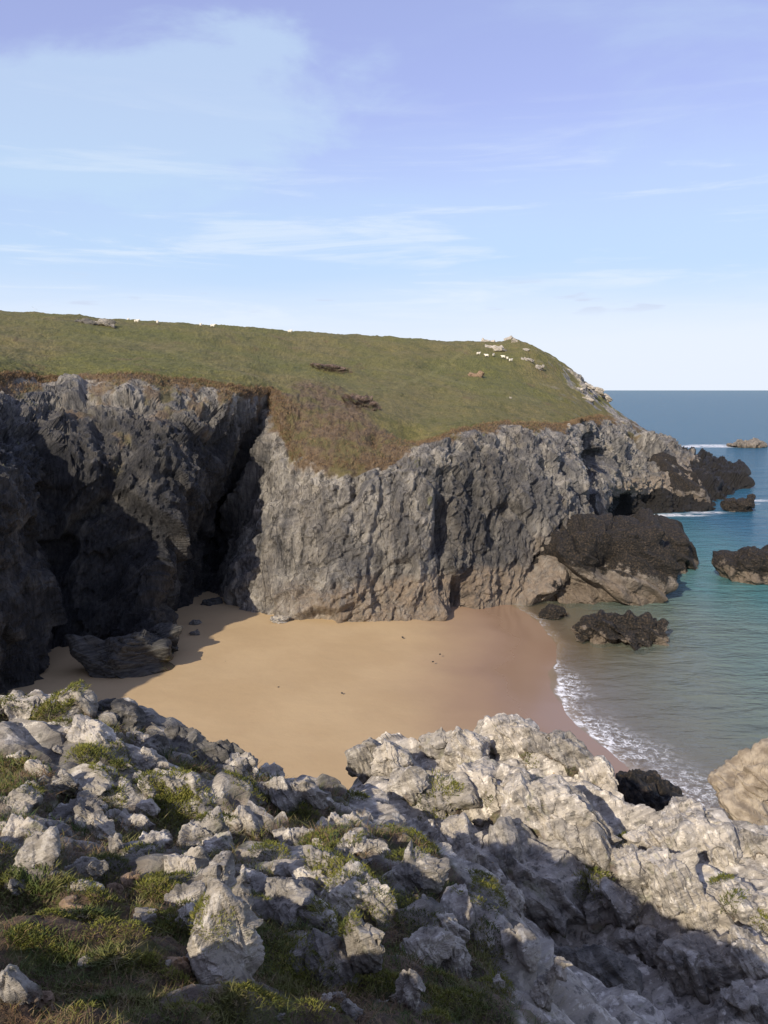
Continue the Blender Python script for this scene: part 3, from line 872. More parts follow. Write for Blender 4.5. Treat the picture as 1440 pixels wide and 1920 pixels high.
def ground(x, y):
    i = np.clip(np.searchsorted(GXs, x) - 1, 0, len(GXs) - 2)
    j = np.clip(np.searchsorted(GYs, y) - 1, 0, len(GYs) - 2)
    fx = np.clip((x - GXs[i]) / (GXs[i + 1] - GXs[i]), 0, 1)
    fy = np.clip((y - GYs[j]) / (GYs[j + 1] - GYs[j]), 0, 1)
    return (GZ[j, i] * (1 - fx) + GZ[j, i + 1] * fx) * (1 - fy) + (GZ[j + 1, i] * (1 - fx) + GZ[j + 1, i + 1] * fx) * fy


def hit(px, py):
    """where the line of sight through a photo pixel first meets the near ground"""
    d = ray(px, py)
    t = np.arange(1.2, 19, 0.02) / d[1]
    p = np.array([0, 0, H]) + t[:, None] * d
    b = np.nonzero(p[:, 2] < ground(p[:, 0], p[:, 1]))[0]
    return p[b[0]] if len(b) else None


# ------------------------------------------------------------------ rocks
_cs = {}
def cube_sphere(n):
    if n in _cs:
        return _cs[n]
    bm = bmesh.new()
    bmesh.ops.create_cube(bm, size=2)
    bmesh.ops.subdivide_edges(bm, edges=bm.edges[:], cuts=n - 1, use_grid_fill=True)
    bm.verts.ensure_lookup_table()
    V = np.array([v.co[:] for v in bm.verts]); F = np.array([[v.index for v in f.verts] for f in bm.faces])
    bm.free()
    V = np.tan(V * 0.72) / math.tan(0.72)
    V /= np.linalg.norm(V, axis=1, keepdims=True)
    _cs[n] = (V, F)
    return _cs[n]


def rock_mesh(name, dims, seed, n, mat, frame, nplanes=13, rough=1.0, lump=0.0, extra=None, shape=None, tone=0.0):
    """angular block: rounded intersection of random planes, then bedding steps, facets and pits"""
    r_ = np.random.default_rng(seed)
    V, F = cube_sphere(n)
    N = r_.normal(size=(nplanes, 3)); N /= np.linalg.norm(N, axis=1, keepdims=True)
    N = np.concatenate([N, [[0, 0, -1], [1, 0, 0], [-1, 0, 0], [0, 1, 0], [0, -1, 0], [0, 0, 1]]])
    hh = np.concatenate([r_.uniform(0.66, 0.95, nplanes), [0.8, 1, 1, 1, 1, 1]])
    q = np.maximum(V @ N.T, 1e-3) / hh
    rad = 1.0 / (np.sum(q ** 26, axis=1) ** (1 / 26))
    P = V * rad[:, None] * (np.array(dims) / 2)
    if shape is not None:
        P = shape(P)
    s = float(np.mean(dims))
    nrm = V / np.array(dims); nrm /= np.linalg.norm(nrm, axis=1, keepdims=True)
    Q = (P @ frame) * np.array([0.45, 1.0, 1.25]) + (seed % 89) * 3.7
    Qb = Q[:, 2] + 0.10 * s * fbm(P / (0.5 * s), 3, 0.5, seed + 7)
    dsp = 0.22 * facets(Q / (0.5 * s), seed + 1, 50, 0.9) + 0.055 * facets(Q / (0.17 * s), seed + 2, 46, 1.0) + 0.12 * layers(Qb / (0.20 * s), seed, 0.14) + 0.04 * layers(Qb / (0.06 * s), seed + 5, 0.3) + 0.02 * fbm(Q / (0.10 * s), 3, 0.6, seed + 3)
    if lump:
        dsp = dsp + lump * fbm(P / (0.34 * s) + seed, 2, 0.45, seed + 9, True)
    P = P + nrm * (dsp * s * 0.75 * rough)[:, None]
    nb = fbm(P / (0.45 * s) + seed, 3, 0.6, 8)
    at_ = {'soil': 0.85 * sstep(-P[:, 2] / dims[2] + 0.28 * nb, 0.12, 0.34) * (mat is M_ROCK), 'dark': np.clip(tone + 0.35 * tone * nb, 0, 1) + 0 * P[:, 0]}
    if extra:
        at_.update(extra(P))
    return mesh_from(name, P, F, at_, mat, False)


# (px, py, width, height in photo pixels, roll degrees, label)
fg = [
 (62, 1292, 36, 26, 0, "small pale rock on the skyline of the left clifftop"),
 (138, 1306, 64, 52, 10, "pale grey knobbly rock at the top of the mossy left brow"),
 (36, 1340, 66, 50, 10, "whitish rock at the left edge just under the mossy brow"),
 (118, 1376, 40, 26, 0, "small white rock lying below the mossy left brow"),
 (172, 1370, 76, 46, 25, "pale slanting rock below the orange-lichened knob"),
 (196, 1326, 56, 44, 0, "dark rock at the cliff edge beside the pale knob"),
 (236, 1356, 60, 60, 20, "dark upright crag at the edge above the shaded sand"),
 (258, 1432, 56, 30, 20, "flat white slab set in dark crags on the left"),
 (285, 1404, 64, 52, 25, "dark grey block behind the flat white slab"),
 (350, 1402, 140, 56, 24, "long dark crag along the cliff edge above the sand"),
 (420, 1412, 70, 40, 24, "dark broken crag at the end of the long edge crag"),
 (446, 1440, 62, 44, 15, "bright white rock near the cliff edge, left of centre"),
 (500, 1448, 56, 36, 15, "pale rock right of the bright white one at the edge"),
 (545, 1486, 110, 54, 24, "low pale hump where the left cliff edge meets the gap"),
 (358, 1468, 60, 32, 15, "pale flat-topped rock in the middle of the left slope"),
 (322, 1474, 100, 38, 15, "layered grey ledge in the middle of the left slope"),
 (95, 1478, 90, 44, -20, "white wedge of rock on the upper left slope"),
 (172, 1492, 48, 26, 0, "small grey rock beside the white wedge"),
 (272, 1518, 52, 38, -15, "small bright rock above the dark hollow"),
 (24, 1508, 66, 40, 0, "grey rock at the left picture edge on the upper slope"),
 (138, 1546, 80, 50, -25, "pale leaning slab left of the narrow upright stone"),
 (186, 1558, 34, 52, -20, "narrow upright pale stone above the dark hollow"),
 (246, 1548, 84, 36, 8, "broad pale ledge above the dark hollow"),
 (44, 1570, 100, 48, 12, "wide white-crusted slab at the left edge"),
 (456, 1545, 66, 42, 20, "pale rounded rock left of the central moss"),
 (372, 1568, 78, 60, -20, "sharp pointed pale rock in the left centre"),
 (408, 1592, 60, 48, 0, "blunt pale rock in front of the pointed one"),
 (278, 1588, 66, 40, -25, "pale tilted slab left of the pointed rock"),
 (218, 1586, 30, 36, -10, "small grey stone at the rim of the dark hollow"),
 (255, 1606, 64, 34, -10, "white slab on the near rim of the dark hollow"),
 (55, 1628, 86, 76, -30, "big grey block with slanting cracks at the left"),
 (155, 1632, 80, 40, -6, "smooth white rock right of the big grey block"),
 (145, 1668, 70, 30, 5, "low knobbly white rock at the top of the turf"),
 (345, 1632, 82, 78, 15, "large pale rock with a rusty spot above the turf"),
 (402, 1672, 50, 80, 18, "pale upright rock above the tall leaning rock"),
 (246, 1656, 28, 28, 0, "rust-brown stone between moss tufts"),
 (213, 1672, 30, 28, 0, "rust-brown stone with a white top"),
 (345, 1692, 66, 30, -10, "flat pale rock half sunk in the moss"),
 (268, 1732, 48, 44, 0, "three-cornered pale stone standing in the turf"),
 (362, 1728, 52, 42, -15, "pale pointed stone beside the tall leaning rock"),
 (322, 1730, 20, 22, 0, "small pale stone right of the three-cornered one"),
 (412, 1800, 100, 175, 18, "tall pale leaning rock with an orange lichen spot"),
 (446, 1712, 36, 90, 10, "grey slab standing behind the tall leaning rock"),
 (135, 1706, 34, 26, 0, "brown stone lying in green turf on the left"),
 (20, 1856, 56, 66, -25, "grey slate stone at the bottom left edge"),
 (72, 1884, 40, 28, 0, "dull brown stone at the bottom left"),
 (330, 1816, 40, 32, 0, "dark brown stone left of the tall leaning rock"),
 (535, 1700, 140, 92, 20, "big smooth pale boulder in the centre foreground"),
 (470, 1650, 60, 36, 15, "pale ledge above the big smooth boulder"),
 (600, 1668, 110, 42, 24, "long pale rib behind the big smooth boulder"),
 (672, 1696, 110, 76, 24, "pale humped rock right of the big smooth boulder"),
 (715, 1712, 70, 60, 24, "pale cracked rock at the end of the humped rib"),
 (605, 1740, 60, 50, 28, "arched pale rock under the long rib"),
 (560, 1800, 50, 50, -10, "white-topped stone left of the fluted boulder"),
 (620, 1812, 95, 96, 10, "fluted pale boulder near the bottom centre"),
 (676, 1818, 62, 110, 6, "rounded grey column of rock right of the fluted boulder"),
 (655, 1902, 36, 36, 0, "small white stone at the bottom centre"),
 (514, 1912, 32, 16, 0, "flat grey stone at the bottom edge"),
 (765, 1655, 96, 104, 25, "pale rock with orange lichen right of the green cushion"),
 (795, 1795, 70, 70, 25, "thin-bedded pale rock in the lower centre"),
 (845, 1808, 70, 76, 25, "fluted pale rock right of the thin-bedded one"),
 (830, 1735, 90, 50, 28, "slanting pale ledge below the orange-lichened rock"),
 (900, 1752, 150, 84, 28, "long slanting pale rock beside the shadowed gully"),
 (970, 1790, 70, 70, 30, "lower end of pale slanting rock in the gully edge"),
 (785, 1566, 96, 50, 10, "white-topped rock with brown grass on its flank"),
 (838, 1592, 60, 40, 15, "white ledge end facing the shaded boulder"),
 (560, 1575, 90, 40, 12, "pale rough ledge left of the central moss patches"),
 (640, 1552, 80, 40, 8, "pale knobbly rock above the central moss patches"),
 (655, 1596, 60, 46, 0, "pale rock between two central moss patches"),
 (605, 1612, 60, 40, 0, "pale low rock left of the big green cushion"),
 (700, 1590, 50, 30, 10, "small pale rock behind the big green cushion"),
 (955, 1682, 56, 58, 0, "small sharp pale peak of rock beside the gully"),
 (885, 1592, 130, 116, -15, "large rounded boulder half in shade"),
 (1025, 1870, 40, 80, 30, "thin pale rib at the bottom of the gully"),
 (930, 1862, 24, 34, 0, "little white stone in the bottom moss"),
 (760, 1870, 40, 60, 20, "pale low rib in the bottom moss"),
 (690, 1432, 70, 84, -15, "grey crag at the left end of the pale slabs"),
 (735, 1420, 62, 76, -15, "pale split block near the left end of the slabs"),
 (760, 1478, 80, 66, -30, "pale leaning block under the left end of the slabs"),
 (830, 1395, 66, 64, -10, "pale block with yellow lichen on the slab crest"),
 (880, 1410, 92, 110, -12, "tall smooth-faced block in the slab crest"),
 (960, 1385, 100, 76, 12, "topmost pale block of the slab crest"),
 (1020, 1398, 84, 60, 20, "pale flat block right of the topmost one"),
 (1075, 1412, 90, 66, 25, "yellow-lichened block on the right of the slab crest"),
 (1112, 1448, 60, 60, 28, "rounded block at the right end of the slab crest"),
 (1145, 1466, 32, 36, 0, "small round stone under the end of the slab crest"),
 (820, 1492, 120, 70, -25, "pale ridged block in the left of the slabs"),
 (930, 1500, 150, 100, 12, "broad pale face in the middle of the slabs"),
 (1060, 1530, 190, 110, 28, "great tilted pale slab ending in a dark face"),
 (1100, 1580, 110, 80, 28, "lower right corner block of the great slab"),
 (1000, 1555, 80, 60, 20, "squared pale block under the great slab"),
 (1010, 1660, 190, 130, 30, "wide grey slab lying in the shade"),
 (1200, 1585, 56, 50, 0, "squared pale block beside the bright moss"),
 (1168, 1622, 40, 46, -10, "small pointed grey stone in the joint between slabs"),
 (1300, 1550, 110, 80, 10, "rounded pale top of the right-hand slabs"),
 (1260, 1590, 90, 70, 0, "pale block left under the rounded top"),
 (1345, 1600, 100, 100, 15, "pale cleft block in the right-hand slabs"),
 (1425, 1585, 50, 50, 0, "pale block at the right picture edge"),
 (1215, 1640, 120, 60, 25, "pale ribbed slab right of the shaded joint"),
 (1270, 1690, 70, 100, -20, "tall pale fin of rock in the right-hand slabs"),
 (1400, 1700, 110, 80, 20, "pale square-cut slab low on the right"),
 (1330, 1730, 100, 70, 20, "pale stepped slab low on the right"),
 (1225, 1780, 80, 84, 0, "light five-sided block in the shade"),
 (1150, 1700, 110, 90, -10, "grey block in the shade left of the tall fin"),
 (1310, 1820, 110, 100, -15, "grey shaded block under the stepped slab"),
 (1410, 1800, 90, 90, 10, "pale slab at the lower right edge"),
 (1120, 1830, 140, 70, 20, "dark shaded slab at the bottom of the gully"),
 (1400, 1890, 90, 60, 10, "grey shaded rock at the bottom right corner"),
]
frame_f = rotm(R(28), R(33), R(-25))
brown = {"rust-brown stone between moss tufts", "rust-brown stone with a white top", "brown stone lying in green turf on the left",
         "dull brown stone at the bottom left", "dark brown stone left of the tall leaning rock"}
FGR = []
for k, (px, py, w_, h_, roll, lab) in enumerate(fg):
    p = hit(px, py + 0.28 * h_)
    if p is None:
        p = hit(px, py + h_)
    if p is None:
        continue
    D = np.linalg.norm(p - np.array([0, 0, H]))
    dep = math.asin((H - p[2]) / D)
    wm = w_ * D / FPX * 1.06
    hm = h_ * D / FPX
    ly = min(0.8 * wm, hm * 1.1)
    lz = max((hm - 0.5 * ly * math.sin(dep)) / math.cos(dep) * 1.25, 0.35 * min(wm, hm))
    n = int(np.clip(0.27 * max(w_, h_), 9, 34))
    me = rock_mesh('rock', (wm, ly, lz), 100 + k, n, M_STONE if lab in brown else M_ROCK, rotm(R(20), R(-roll), 0) @ rotm(0, R(60), 0), rough=1.15,
                   tone=0.8 if 'dark' in lab.split()[:3] and 'brown' not in lab else (0.35 if 'grey' in lab else random.choice((0, 0, .15, .35))))
    ob = link('rock', me)
    ob.location = (p[0], p[1] + 0.22 * ly, ground(p[0], p[1] + 0.2 * ly) * 0.5 + p[2] * 0.5 + (0.24 if h_ > 1.3 * w_ else 0.10) * lz)
    ob.rotation_euler = (R(random.uniform(-8, 8)), R(roll), R(random.uniform(-14, 14)))
    tag(ob, lab, 'rock')
    FGR.append((px, py, lab))

r_ = np.random.default_rng(77)
cnt = 0
small_seen = {}
ORD = ('', 'second ', 'third ', 'fourth ', 'fifth ', 'sixth ', 'seventh ', 'eighth ')
while cnt < 80:
    px, py = r_.uniform(0, 760), 1310 + 590 * r_.random() ** 1.3
    if py > 1690 and px < 400 and r_.random() < 0.85:
        continue
    p = hit(px, py)
    if p is None or rocky0(p[0:1], p[1:2])[0] > 0.6:
        continue
    D = np.linalg.norm(p - np.array([0, 0, H]))
    wm = r_.uniform(16, 52) * D / FPX * (0.6 if py > 1690 else 1.0)
    roll = r_.normal(14, 16)
    me = rock_mesh('small_rock', (wm, wm * r_.uniform(.5, .9), wm * r_.uniform(.45, .85)), 900 + cnt, 10, M_ROCK, rotm(R(20), R(-roll), 0) @ rotm(0, R(60), 0), rough=1.15, tone=r_.choice((0, .1, .3, .5)))
    ob = link('small_rock', me)
    ob.location = (p[0], p[1], p[2] + 0.08 * wm)
    ob.rotation_euler = (R(r_.uniform(-15, 15)), R(roll), R(r_.uniform(-40, 40)))
    a, b, lab = min(FGR, key=lambda q: (q[0] - px) ** 2 + (q[1] - py) ** 2)
    side = ('right' if px > a else 'left') if abs(px - a) > abs(py - b) else ('below' if py > b else 'above')
    key = (side, lab)
    small_seen[key] = small_seen.get(key, 0) + 1
    pre = ORD[min(small_seen[key], 8) - 1]
    short = ' '.join(lab.split()[:11])
    where = {'right': 'right of', 'left': 'left of', 'below': 'below', 'above': 'above'}[side]
    tag(ob, f"{pre}small rock {where} {short}", 'rock', 'small rocks strewn on the near left slope')
    cnt += 1

# ------------------------------------------------------------------ sea rocks
def sea_extra(lo, hi, kz):
    def f(P):
        zz = P[:, 2]
        n_ = fbm(P * 0.35, 4, 0.6, seed=5)
        return {'kelp': sstep(zz + 1.5 * n_, kz - 1.6, kz + 1.2), 'tan': sstep(zz + 1.4 * n_, hi + 0.9, lo - 0.9)}
    return f


def sea_rock(px, py, Y, w_, h_, deep, lab, roll=0, rough=1.0, n=44, kz=None, yaw=0, name='sea_rock', mat=None):
    """a rock whose waterline is at photo pixel (px, py): width and height in pixels, deep in metres"""
    c = at(px, py, Y)
    ax = np.linalg.norm(c - np.array([0, 0, H]))
    wm, hm = w_ * ax / FPX, h_ * ax / FPX
    lz = hm * 1.5
    me = rock_mesh(name, (wm, deep, lz), int(px * 3 + py), n, mat or M_SEAROCK, rotm(R(15), R(25), R(20)), rough=rough * 1.1, lump=0.09 if mat is None else 0.0, nplanes=22,
                   extra=sea_extra(-0.05 * lz, 0.12 * lz, 0.08 * lz if kz is None else kz))
    ob = link(name, me)
    ob.location = (c[0], Y + 0.42 * deep, max(c[2], 0) + 0.5 * lz - 0.28 * lz)
    ob.rotation_euler = (0, R(roll), R(yaw))
    return tag(ob, lab, 'rock')


def yz(px, py, z=0.1):
    return at_z(px, py, z)[1]

sea_rock(1118, 1136, yz(1118, 1136), 262, 128, 11, "weed-blackened rock with a pale foot below the cliff, nearest the sand", 4, n=60, kz=1.6)
sea_rock(1220, 1082, yz(1215, 1082), 262, 76, 20, "largest black weedy rock mass jutting out below the headland", 5, n=64, kz=-0.5)
sea_rock(1075, 1015, 108, 150, 62, 16, "black weedy shoulder between cliff and jutting rock mass", 0, n=44, kz=-3)
sea_rock(1180, 1211, yz(1175, 1213), 156, 50, 4.2, "lone brown weedy rock standing in the turquoise shallows", 8, rough=1.3, n=50, kz=0.0)
sea_rock(1108, 1201, yz(1112, 1204), 56, 19, 2.0, "low knob at the left end of the lone weedy rock", 0, rough=1.2, n=24, kz=0.0)
sea_rock(1042, 1160, yz(1042, 1162), 54, 17, 2.2, "small dark weedy rock at the water's edge under the cliff", 0, n=20, kz=-1)
sea_rock(1446, 1094, yz(1420, 1097), 150, 44, 8, "dark weedy rock at the right edge of the picture", 8, n=44, kz=0.0)
sea_rock(1240, 950, 163, 190, 66, 26, "tan and black rock shelf at the foot of the far point", 6, n=56, kz=1.2)
sea_rock(1308, 902, 205, 92, 22, 22, "black weedy ridge running out from the far point", 12, n=44, kz=-2)
sea_rock(1378, 914, yz(1378, 916), 30, 15, 5, "small rounded brown rock just off the far point", 0, n=18, kz=1)
sea_rock(1394, 958, yz(1394, 961), 54, 20, 5, "low dark rock awash off the far point", 0, n=20, kz=-1)
sea_rock(1412, 934, yz(1412, 936), 10, 6, 2, "tiny rock tip in the water off the far point", 0, n=10, kz=-1)
sea_rock(1412, 839, yz(1412, 840), 66, 7, 10, "far brown reef breaking the surf at the right edge", 0, n=24, kz=4)
sea_rock(1432, 1552, 41.5, 120, 100, 4.0, "tan boulder in the swash at the right edge", -4, rough=0.8, n=48, kz=9, mat=M_TAN)
sea_rock(1235, 1590, 24, 150, 80, 3.0, "black rocks below the end of the slab crest", 20, n=40, kz=-5)  # near-black over its whole height

# shaded boulders and stones round the sand
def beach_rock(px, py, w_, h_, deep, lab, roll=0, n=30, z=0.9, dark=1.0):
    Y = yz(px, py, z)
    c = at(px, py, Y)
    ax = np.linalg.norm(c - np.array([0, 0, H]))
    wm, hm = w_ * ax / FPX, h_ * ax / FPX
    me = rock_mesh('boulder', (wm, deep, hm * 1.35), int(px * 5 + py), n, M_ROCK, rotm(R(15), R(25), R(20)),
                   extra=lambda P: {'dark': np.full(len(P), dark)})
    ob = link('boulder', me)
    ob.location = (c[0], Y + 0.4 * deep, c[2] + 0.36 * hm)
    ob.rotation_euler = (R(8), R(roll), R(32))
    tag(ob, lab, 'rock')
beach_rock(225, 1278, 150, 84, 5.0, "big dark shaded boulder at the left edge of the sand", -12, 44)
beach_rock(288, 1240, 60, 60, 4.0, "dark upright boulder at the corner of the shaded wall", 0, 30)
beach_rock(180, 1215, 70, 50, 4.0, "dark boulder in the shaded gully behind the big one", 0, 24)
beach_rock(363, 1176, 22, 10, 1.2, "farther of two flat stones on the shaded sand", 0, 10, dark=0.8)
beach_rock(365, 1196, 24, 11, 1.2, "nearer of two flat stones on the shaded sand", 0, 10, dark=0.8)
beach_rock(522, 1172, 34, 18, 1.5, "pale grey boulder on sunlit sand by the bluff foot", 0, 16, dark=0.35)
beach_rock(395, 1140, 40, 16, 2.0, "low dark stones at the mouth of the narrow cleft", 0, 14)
for (px, py, lab) in ((522, 1290, "dark pebble alone on the middle of the sand"), (422, 1243, "tiny dark pebble near the edge of the shadow on the sand"),
                      (641, 1301, "tiny dark pebble right of the middle of the sand"), (755, 1196, "dark scrap of weed on the sand near the bluff"),
                      (812, 1242, "tiny dark pebble on the right of the dry sand"), (825, 1228, "tiny pebble near the wet sand")):
    beach_rock(px, py, 4, 2.5, 0.2, lab, 0, 6)

# ------------------------------------------------------------------ outcrops, heather and animals on the hill
HV = HEAD[:, 60:, :].reshape(-1, 3)
HD = HV - np.array([0, 0, H])
h_fw = HD[:, 1] * CP - HD[:, 2] * SP
h_px = 720 + FPX * HD[:, 0] / h_fw
h_py = 960 - FPX * (HD[:, 1] * SP + HD[:, 2] * CP) / h_fw


def on_hill(px, py):
    """nearest visible point of the headland turf at a photo pixel"""
    e = (h_px - px) ** 2 + (h_py - py) ** 2 + 0.02 * HD[:, 1]
    e = np.where((h_fw > 30), e, 1e9)
    return HV[np.argmin(e)]


def hill_rock(px, py, w_, h_, lab, dark=0.0, n=20, roll=0, mat=None, name='outcrop', cat='rock'):
    p = on_hill(px, py)
    D = np.linalg.norm(p - np.array([0, 0, H]))
    wm, hm = w_ * D / FPX, h_ * D / FPX
    me = rock_mesh(name, (wm, wm * 0.8, hm * 1.15), int(px * 7 + py), n, mat or M_ROCK, rotm(R(15), R(25), R(20)), rough=1.5,
                   extra=lambda P: {'dark': np.full(len(P), dark)})
    hm *= 0.6
    ob = link(name, me)
    ob.location = (p[0], p[1], p[2] + 0.1 * hm)
    ob.rotation_euler = (0, R(roll), 0)
    tag(ob, lab, cat)
for a in [(160, 606, 34, 10, "dark-bottomed rock outcrop on the left hillside skyline", 0.75), (183, 608, 34, 11, "whitish rock outcrop low on the left skyline", 0.35),
          (205, 610, 22, 12, "dark end of the left skyline outcrop", 0.7),
          (907, 648, 36, 10, "pale flat outcrop above the grazing sheep", 0), (925, 652, 30, 9, "pale outcrop just right above the sheep", 0),
          (938, 658, 28, 9, "pale outcrop nearest above the sheep's right end", 0), (955, 638, 26, 9, "pale jagged summit rock of the headland", 0.1),
          (965, 641, 12, 8, "small summit rock beside the jagged one", 0.2), (985, 657, 14, 8, "grey rock on the ridge below the summit", 0.2),
          (1018, 668, 12, 8, "grey tooth of rock on the seaward ridge", 0.4), (990, 676, 22, 8, "grey outcrop on the slope under the ridge", 0.3),
          (1010, 690, 18, 9, "grey split outcrop lower on the slope", 0.3), (962, 683, 14, 6, "pale stones below the sheep", 0),
          (1085, 733, 22, 8, "pale outcrop at the seaward turf edge", 0), (1102, 726, 24, 10, "pale layered outcrop on the nose of the ridge", 0),
          (1120, 736, 24, 12, "tan layered outcrop on the nose of the ridge", 0.1), (1132, 750, 22, 14, "tan block at the lip of the seaward cliff", 0.1),
          (1098, 750, 22, 10, "pale low outcrop under the nose of the ridge", 0), (1066, 803, 10, 14, "white fin of rock above the sea cave", 0.1),
          (958, 747, 6, 5, "small white stone alone on the green slope", 0)]:
    hill_rock(a[0], a[1], a[2], a[3], a[4], a[5])
hill_rock(892, 707, 30, 11, "bare brown earth-coloured boulder on the green slope", 0, mat=M_STONE)


def heather(px, py, w_, h_, lab, seed):
    """low mound of dead heather twigs on the turf"""
    p = on_hill(px, py + h_ * 0.4)
    D = np.linalg.norm(p - np.array([0, 0, H]))
    wm, hm = w_ * D / FPX, h_ * D / FPX
    r_ = np.random.default_rng(seed)
    n = 2600
    rr = np.sqrt(r_.random(n)); aa = r_.uniform(0, 2 * math.pi, n)
    ux, uy = rr * np.cos(aa), rr * np.sin(aa)
    wob = fbm(np.stack([ux * 2 + seed, uy * 2, ux * 0], 1), 3, .6, 96)
    deep = max(hm * 3.2, 0.6 * wm)
    P = np.stack([ux * wm / 2 * (1 + .3 * wob), uy * deep * (1 + .3 * wob), np.sqrt(1 - rr**2) * hm * 0.32 * (1 + wob) - 0.15], 1)
    q = HV[np.argmin(np.abs(HV[:, None, :2] - (p + P)[None, ::40, :2]).sum(2), axis=0)][:, 2]
    sl_ = np.linalg.lstsq(np.c_[P[::40, :2], np.ones(len(P[::40]))], q - p[2], rcond=None)[0]
    P[:, 2] += P[:, :2] @ sl_[:2] + sl_[2]
    outv = np.stack([ux, uy, np.full(n, 1.0)], 1); outv /= np.linalg.norm(outv, axis=1, keepdims=True)
    L = r_.uniform(.15, .4, n)
    V, F = blades(P, L, L * .3, r_.uniform(.2, .9, n), seed, outv)
    ob = link('heather_patch', mesh_from('heather_patch', V, F, None, M_HEATHER, False))
    ob.location = p
    tag(ob, lab, 'heather')


def sheep_mesh():
    me = bpy.data.meshes.new('sheep')
    J = [((0, 0, .62), .24), ((-.35, 0, .64), .25), ((.35, 0, .64), .24), ((-.52, 0, .60), .17), ((.55, 0, .76), .14), ((.70, 0, .86), .10), ((.86, 0, .80), .06)]
    E = [(0, 1), (0, 2), (1, 3), (2, 4), (4, 5), (5, 6)]
    for sx, par in ((.36, 2), (-.38, 1)):
        for sy in (-.13, .13):
            i = len(J)
            J += [((sx, sy, .36), .075), ((sx + .02, sy, .18), .045), ((sx, sy, 0.0), .045)]
            E += [(par, i), (i, i + 1), (i + 1, i + 2)]
    me.from_pydata([j[0] for j in J], E, [])
    ob = bpy.data.objects.new('tmp', me)
    col.objects.link(ob)
    md = ob.modifiers.new('s', 'SKIN')
    for v, j in zip(me.skin_vertices[0].data, J):
        v.radius = (j[1], j[1])
    me.skin_vertices[0].data[0].use_root = True
    ob.modifiers.new('u', 'SUBSURF').levels = 1
    dg_ = bpy.context.evaluated_depsgraph_get()
    out = bpy.data.meshes.new_from_object(ob.evaluated_get(dg_))
    bpy.data.objects.remove(ob)
    out.name = 'sheep'
    out.materials.clear(); out.materials.append(M_WOOL); out.materials.append(M_FACE)
    for p in out.polygons:
        p.use_smooth = True
        p.material_index = 1 if (p.center.x > .78 or p.center.z < .22) else 0
    return out
SHEEP = sheep_mesh()
for (px, py, rz, lab) in ((886, 659, 80, "leftmost sheep of the seven under the pale outcrop"), (897, 664, 20, "second sheep from the left under the pale outcrop"),
                          (913, 667, 170, "third sheep from the left, side on, under the pale outcrop"), (925, 668, 250, "fourth sheep from the left under the pale outcrop"),
                          (944, 671, 160, "fifth sheep from the left, under the pale outcrop"), (951, 674, 100, "sixth sheep from the left, close to its neighbours"),
                          (957, 676, 30, "rightmost sheep of the seven under the pale outcrop"), (544, 624, 0, "lone white sheep on the middle of the skyline"),
                          (241, 603, 90, "leftmost animal on the left skyline"), (256, 604, 10, "second animal from the left on the skyline"),
                          (295, 606, 95, "third animal from the left on the skyline"), (377, 611, 90, "fourth animal from the left on the skyline"),
                          (398, 613, 0, "fifth animal from the left on the skyline")):
    p = on_hill(px, py + 2)
    ob = link('sheep', SHEEP)
    ob.location = (p[0], p[1], p[2] + 0.05)
    ob.rotation_euler = (0, 0, R(rz))
    ob.scale = (0.85, 0.85, 0.85)
    tag(ob, lab, 'sheep', 'sheep grazing on the headland')
gv = [(0, -.25, 0), (0, .28, .02), (.06, 0, .05), (-.06, 0, .05), (0, 0, -.05), (.35, .08, .16), (.7, -.08, .08), (.33, -.08, .15), (-.35, .08, .16), (-.7, -.08, .08), (-.33, -.08, .15)]
gf = [(0, 2, 3), (1, 3, 2), (0, 3, 4), (0, 4, 2), (1, 2, 4), (1, 4, 3), (2, 5, 7), (5, 6, 7), (3, 10, 8), (8, 10, 9)]
ob = link('gull', mesh_from('gull', np.array(gv), np.array(gf), None, M_GULL))
ob.location = at(64, 579, 150)
ob.rotation_euler = (0, R(25), R(40))
tag(ob, "tiny gull gliding just above the left skyline", 'bird')

# ------------------------------------------------------------------ plants of the near slope
def blades(P, L, W, lean, seed, up=None):
    """one bent two-triangle blade at each point"""
    r_ = np.random.default_rng(seed)
    n = len(P)
    a = r_.uniform(0, 2 * math.pi, n)
    side = np.stack([np.cos(a), np.sin(a), np.zeros(n)], 1)
    b = r_.uniform(0, 2 * math.pi, n)
    out = np.stack([np.cos(b), np.sin(b), np.zeros(n)], 1)
    upv = np.array([0, 0, 1.0]) if up is None else up
    tip = P + upv * L[:, None] + out * (lean * L)[:, None]
    mid = P + upv * (0.62 * L)[:, None] + out * (0.25 * lean * L)[:, None]
    V = np.stack([P - side * W[:, None], mid + side * W[:, None] * .8, tip, mid - side * W[:, None] * .3], 1).reshape(-1, 3)
    F = np.arange(4 * n).reshape(n, 4)
    return V, F


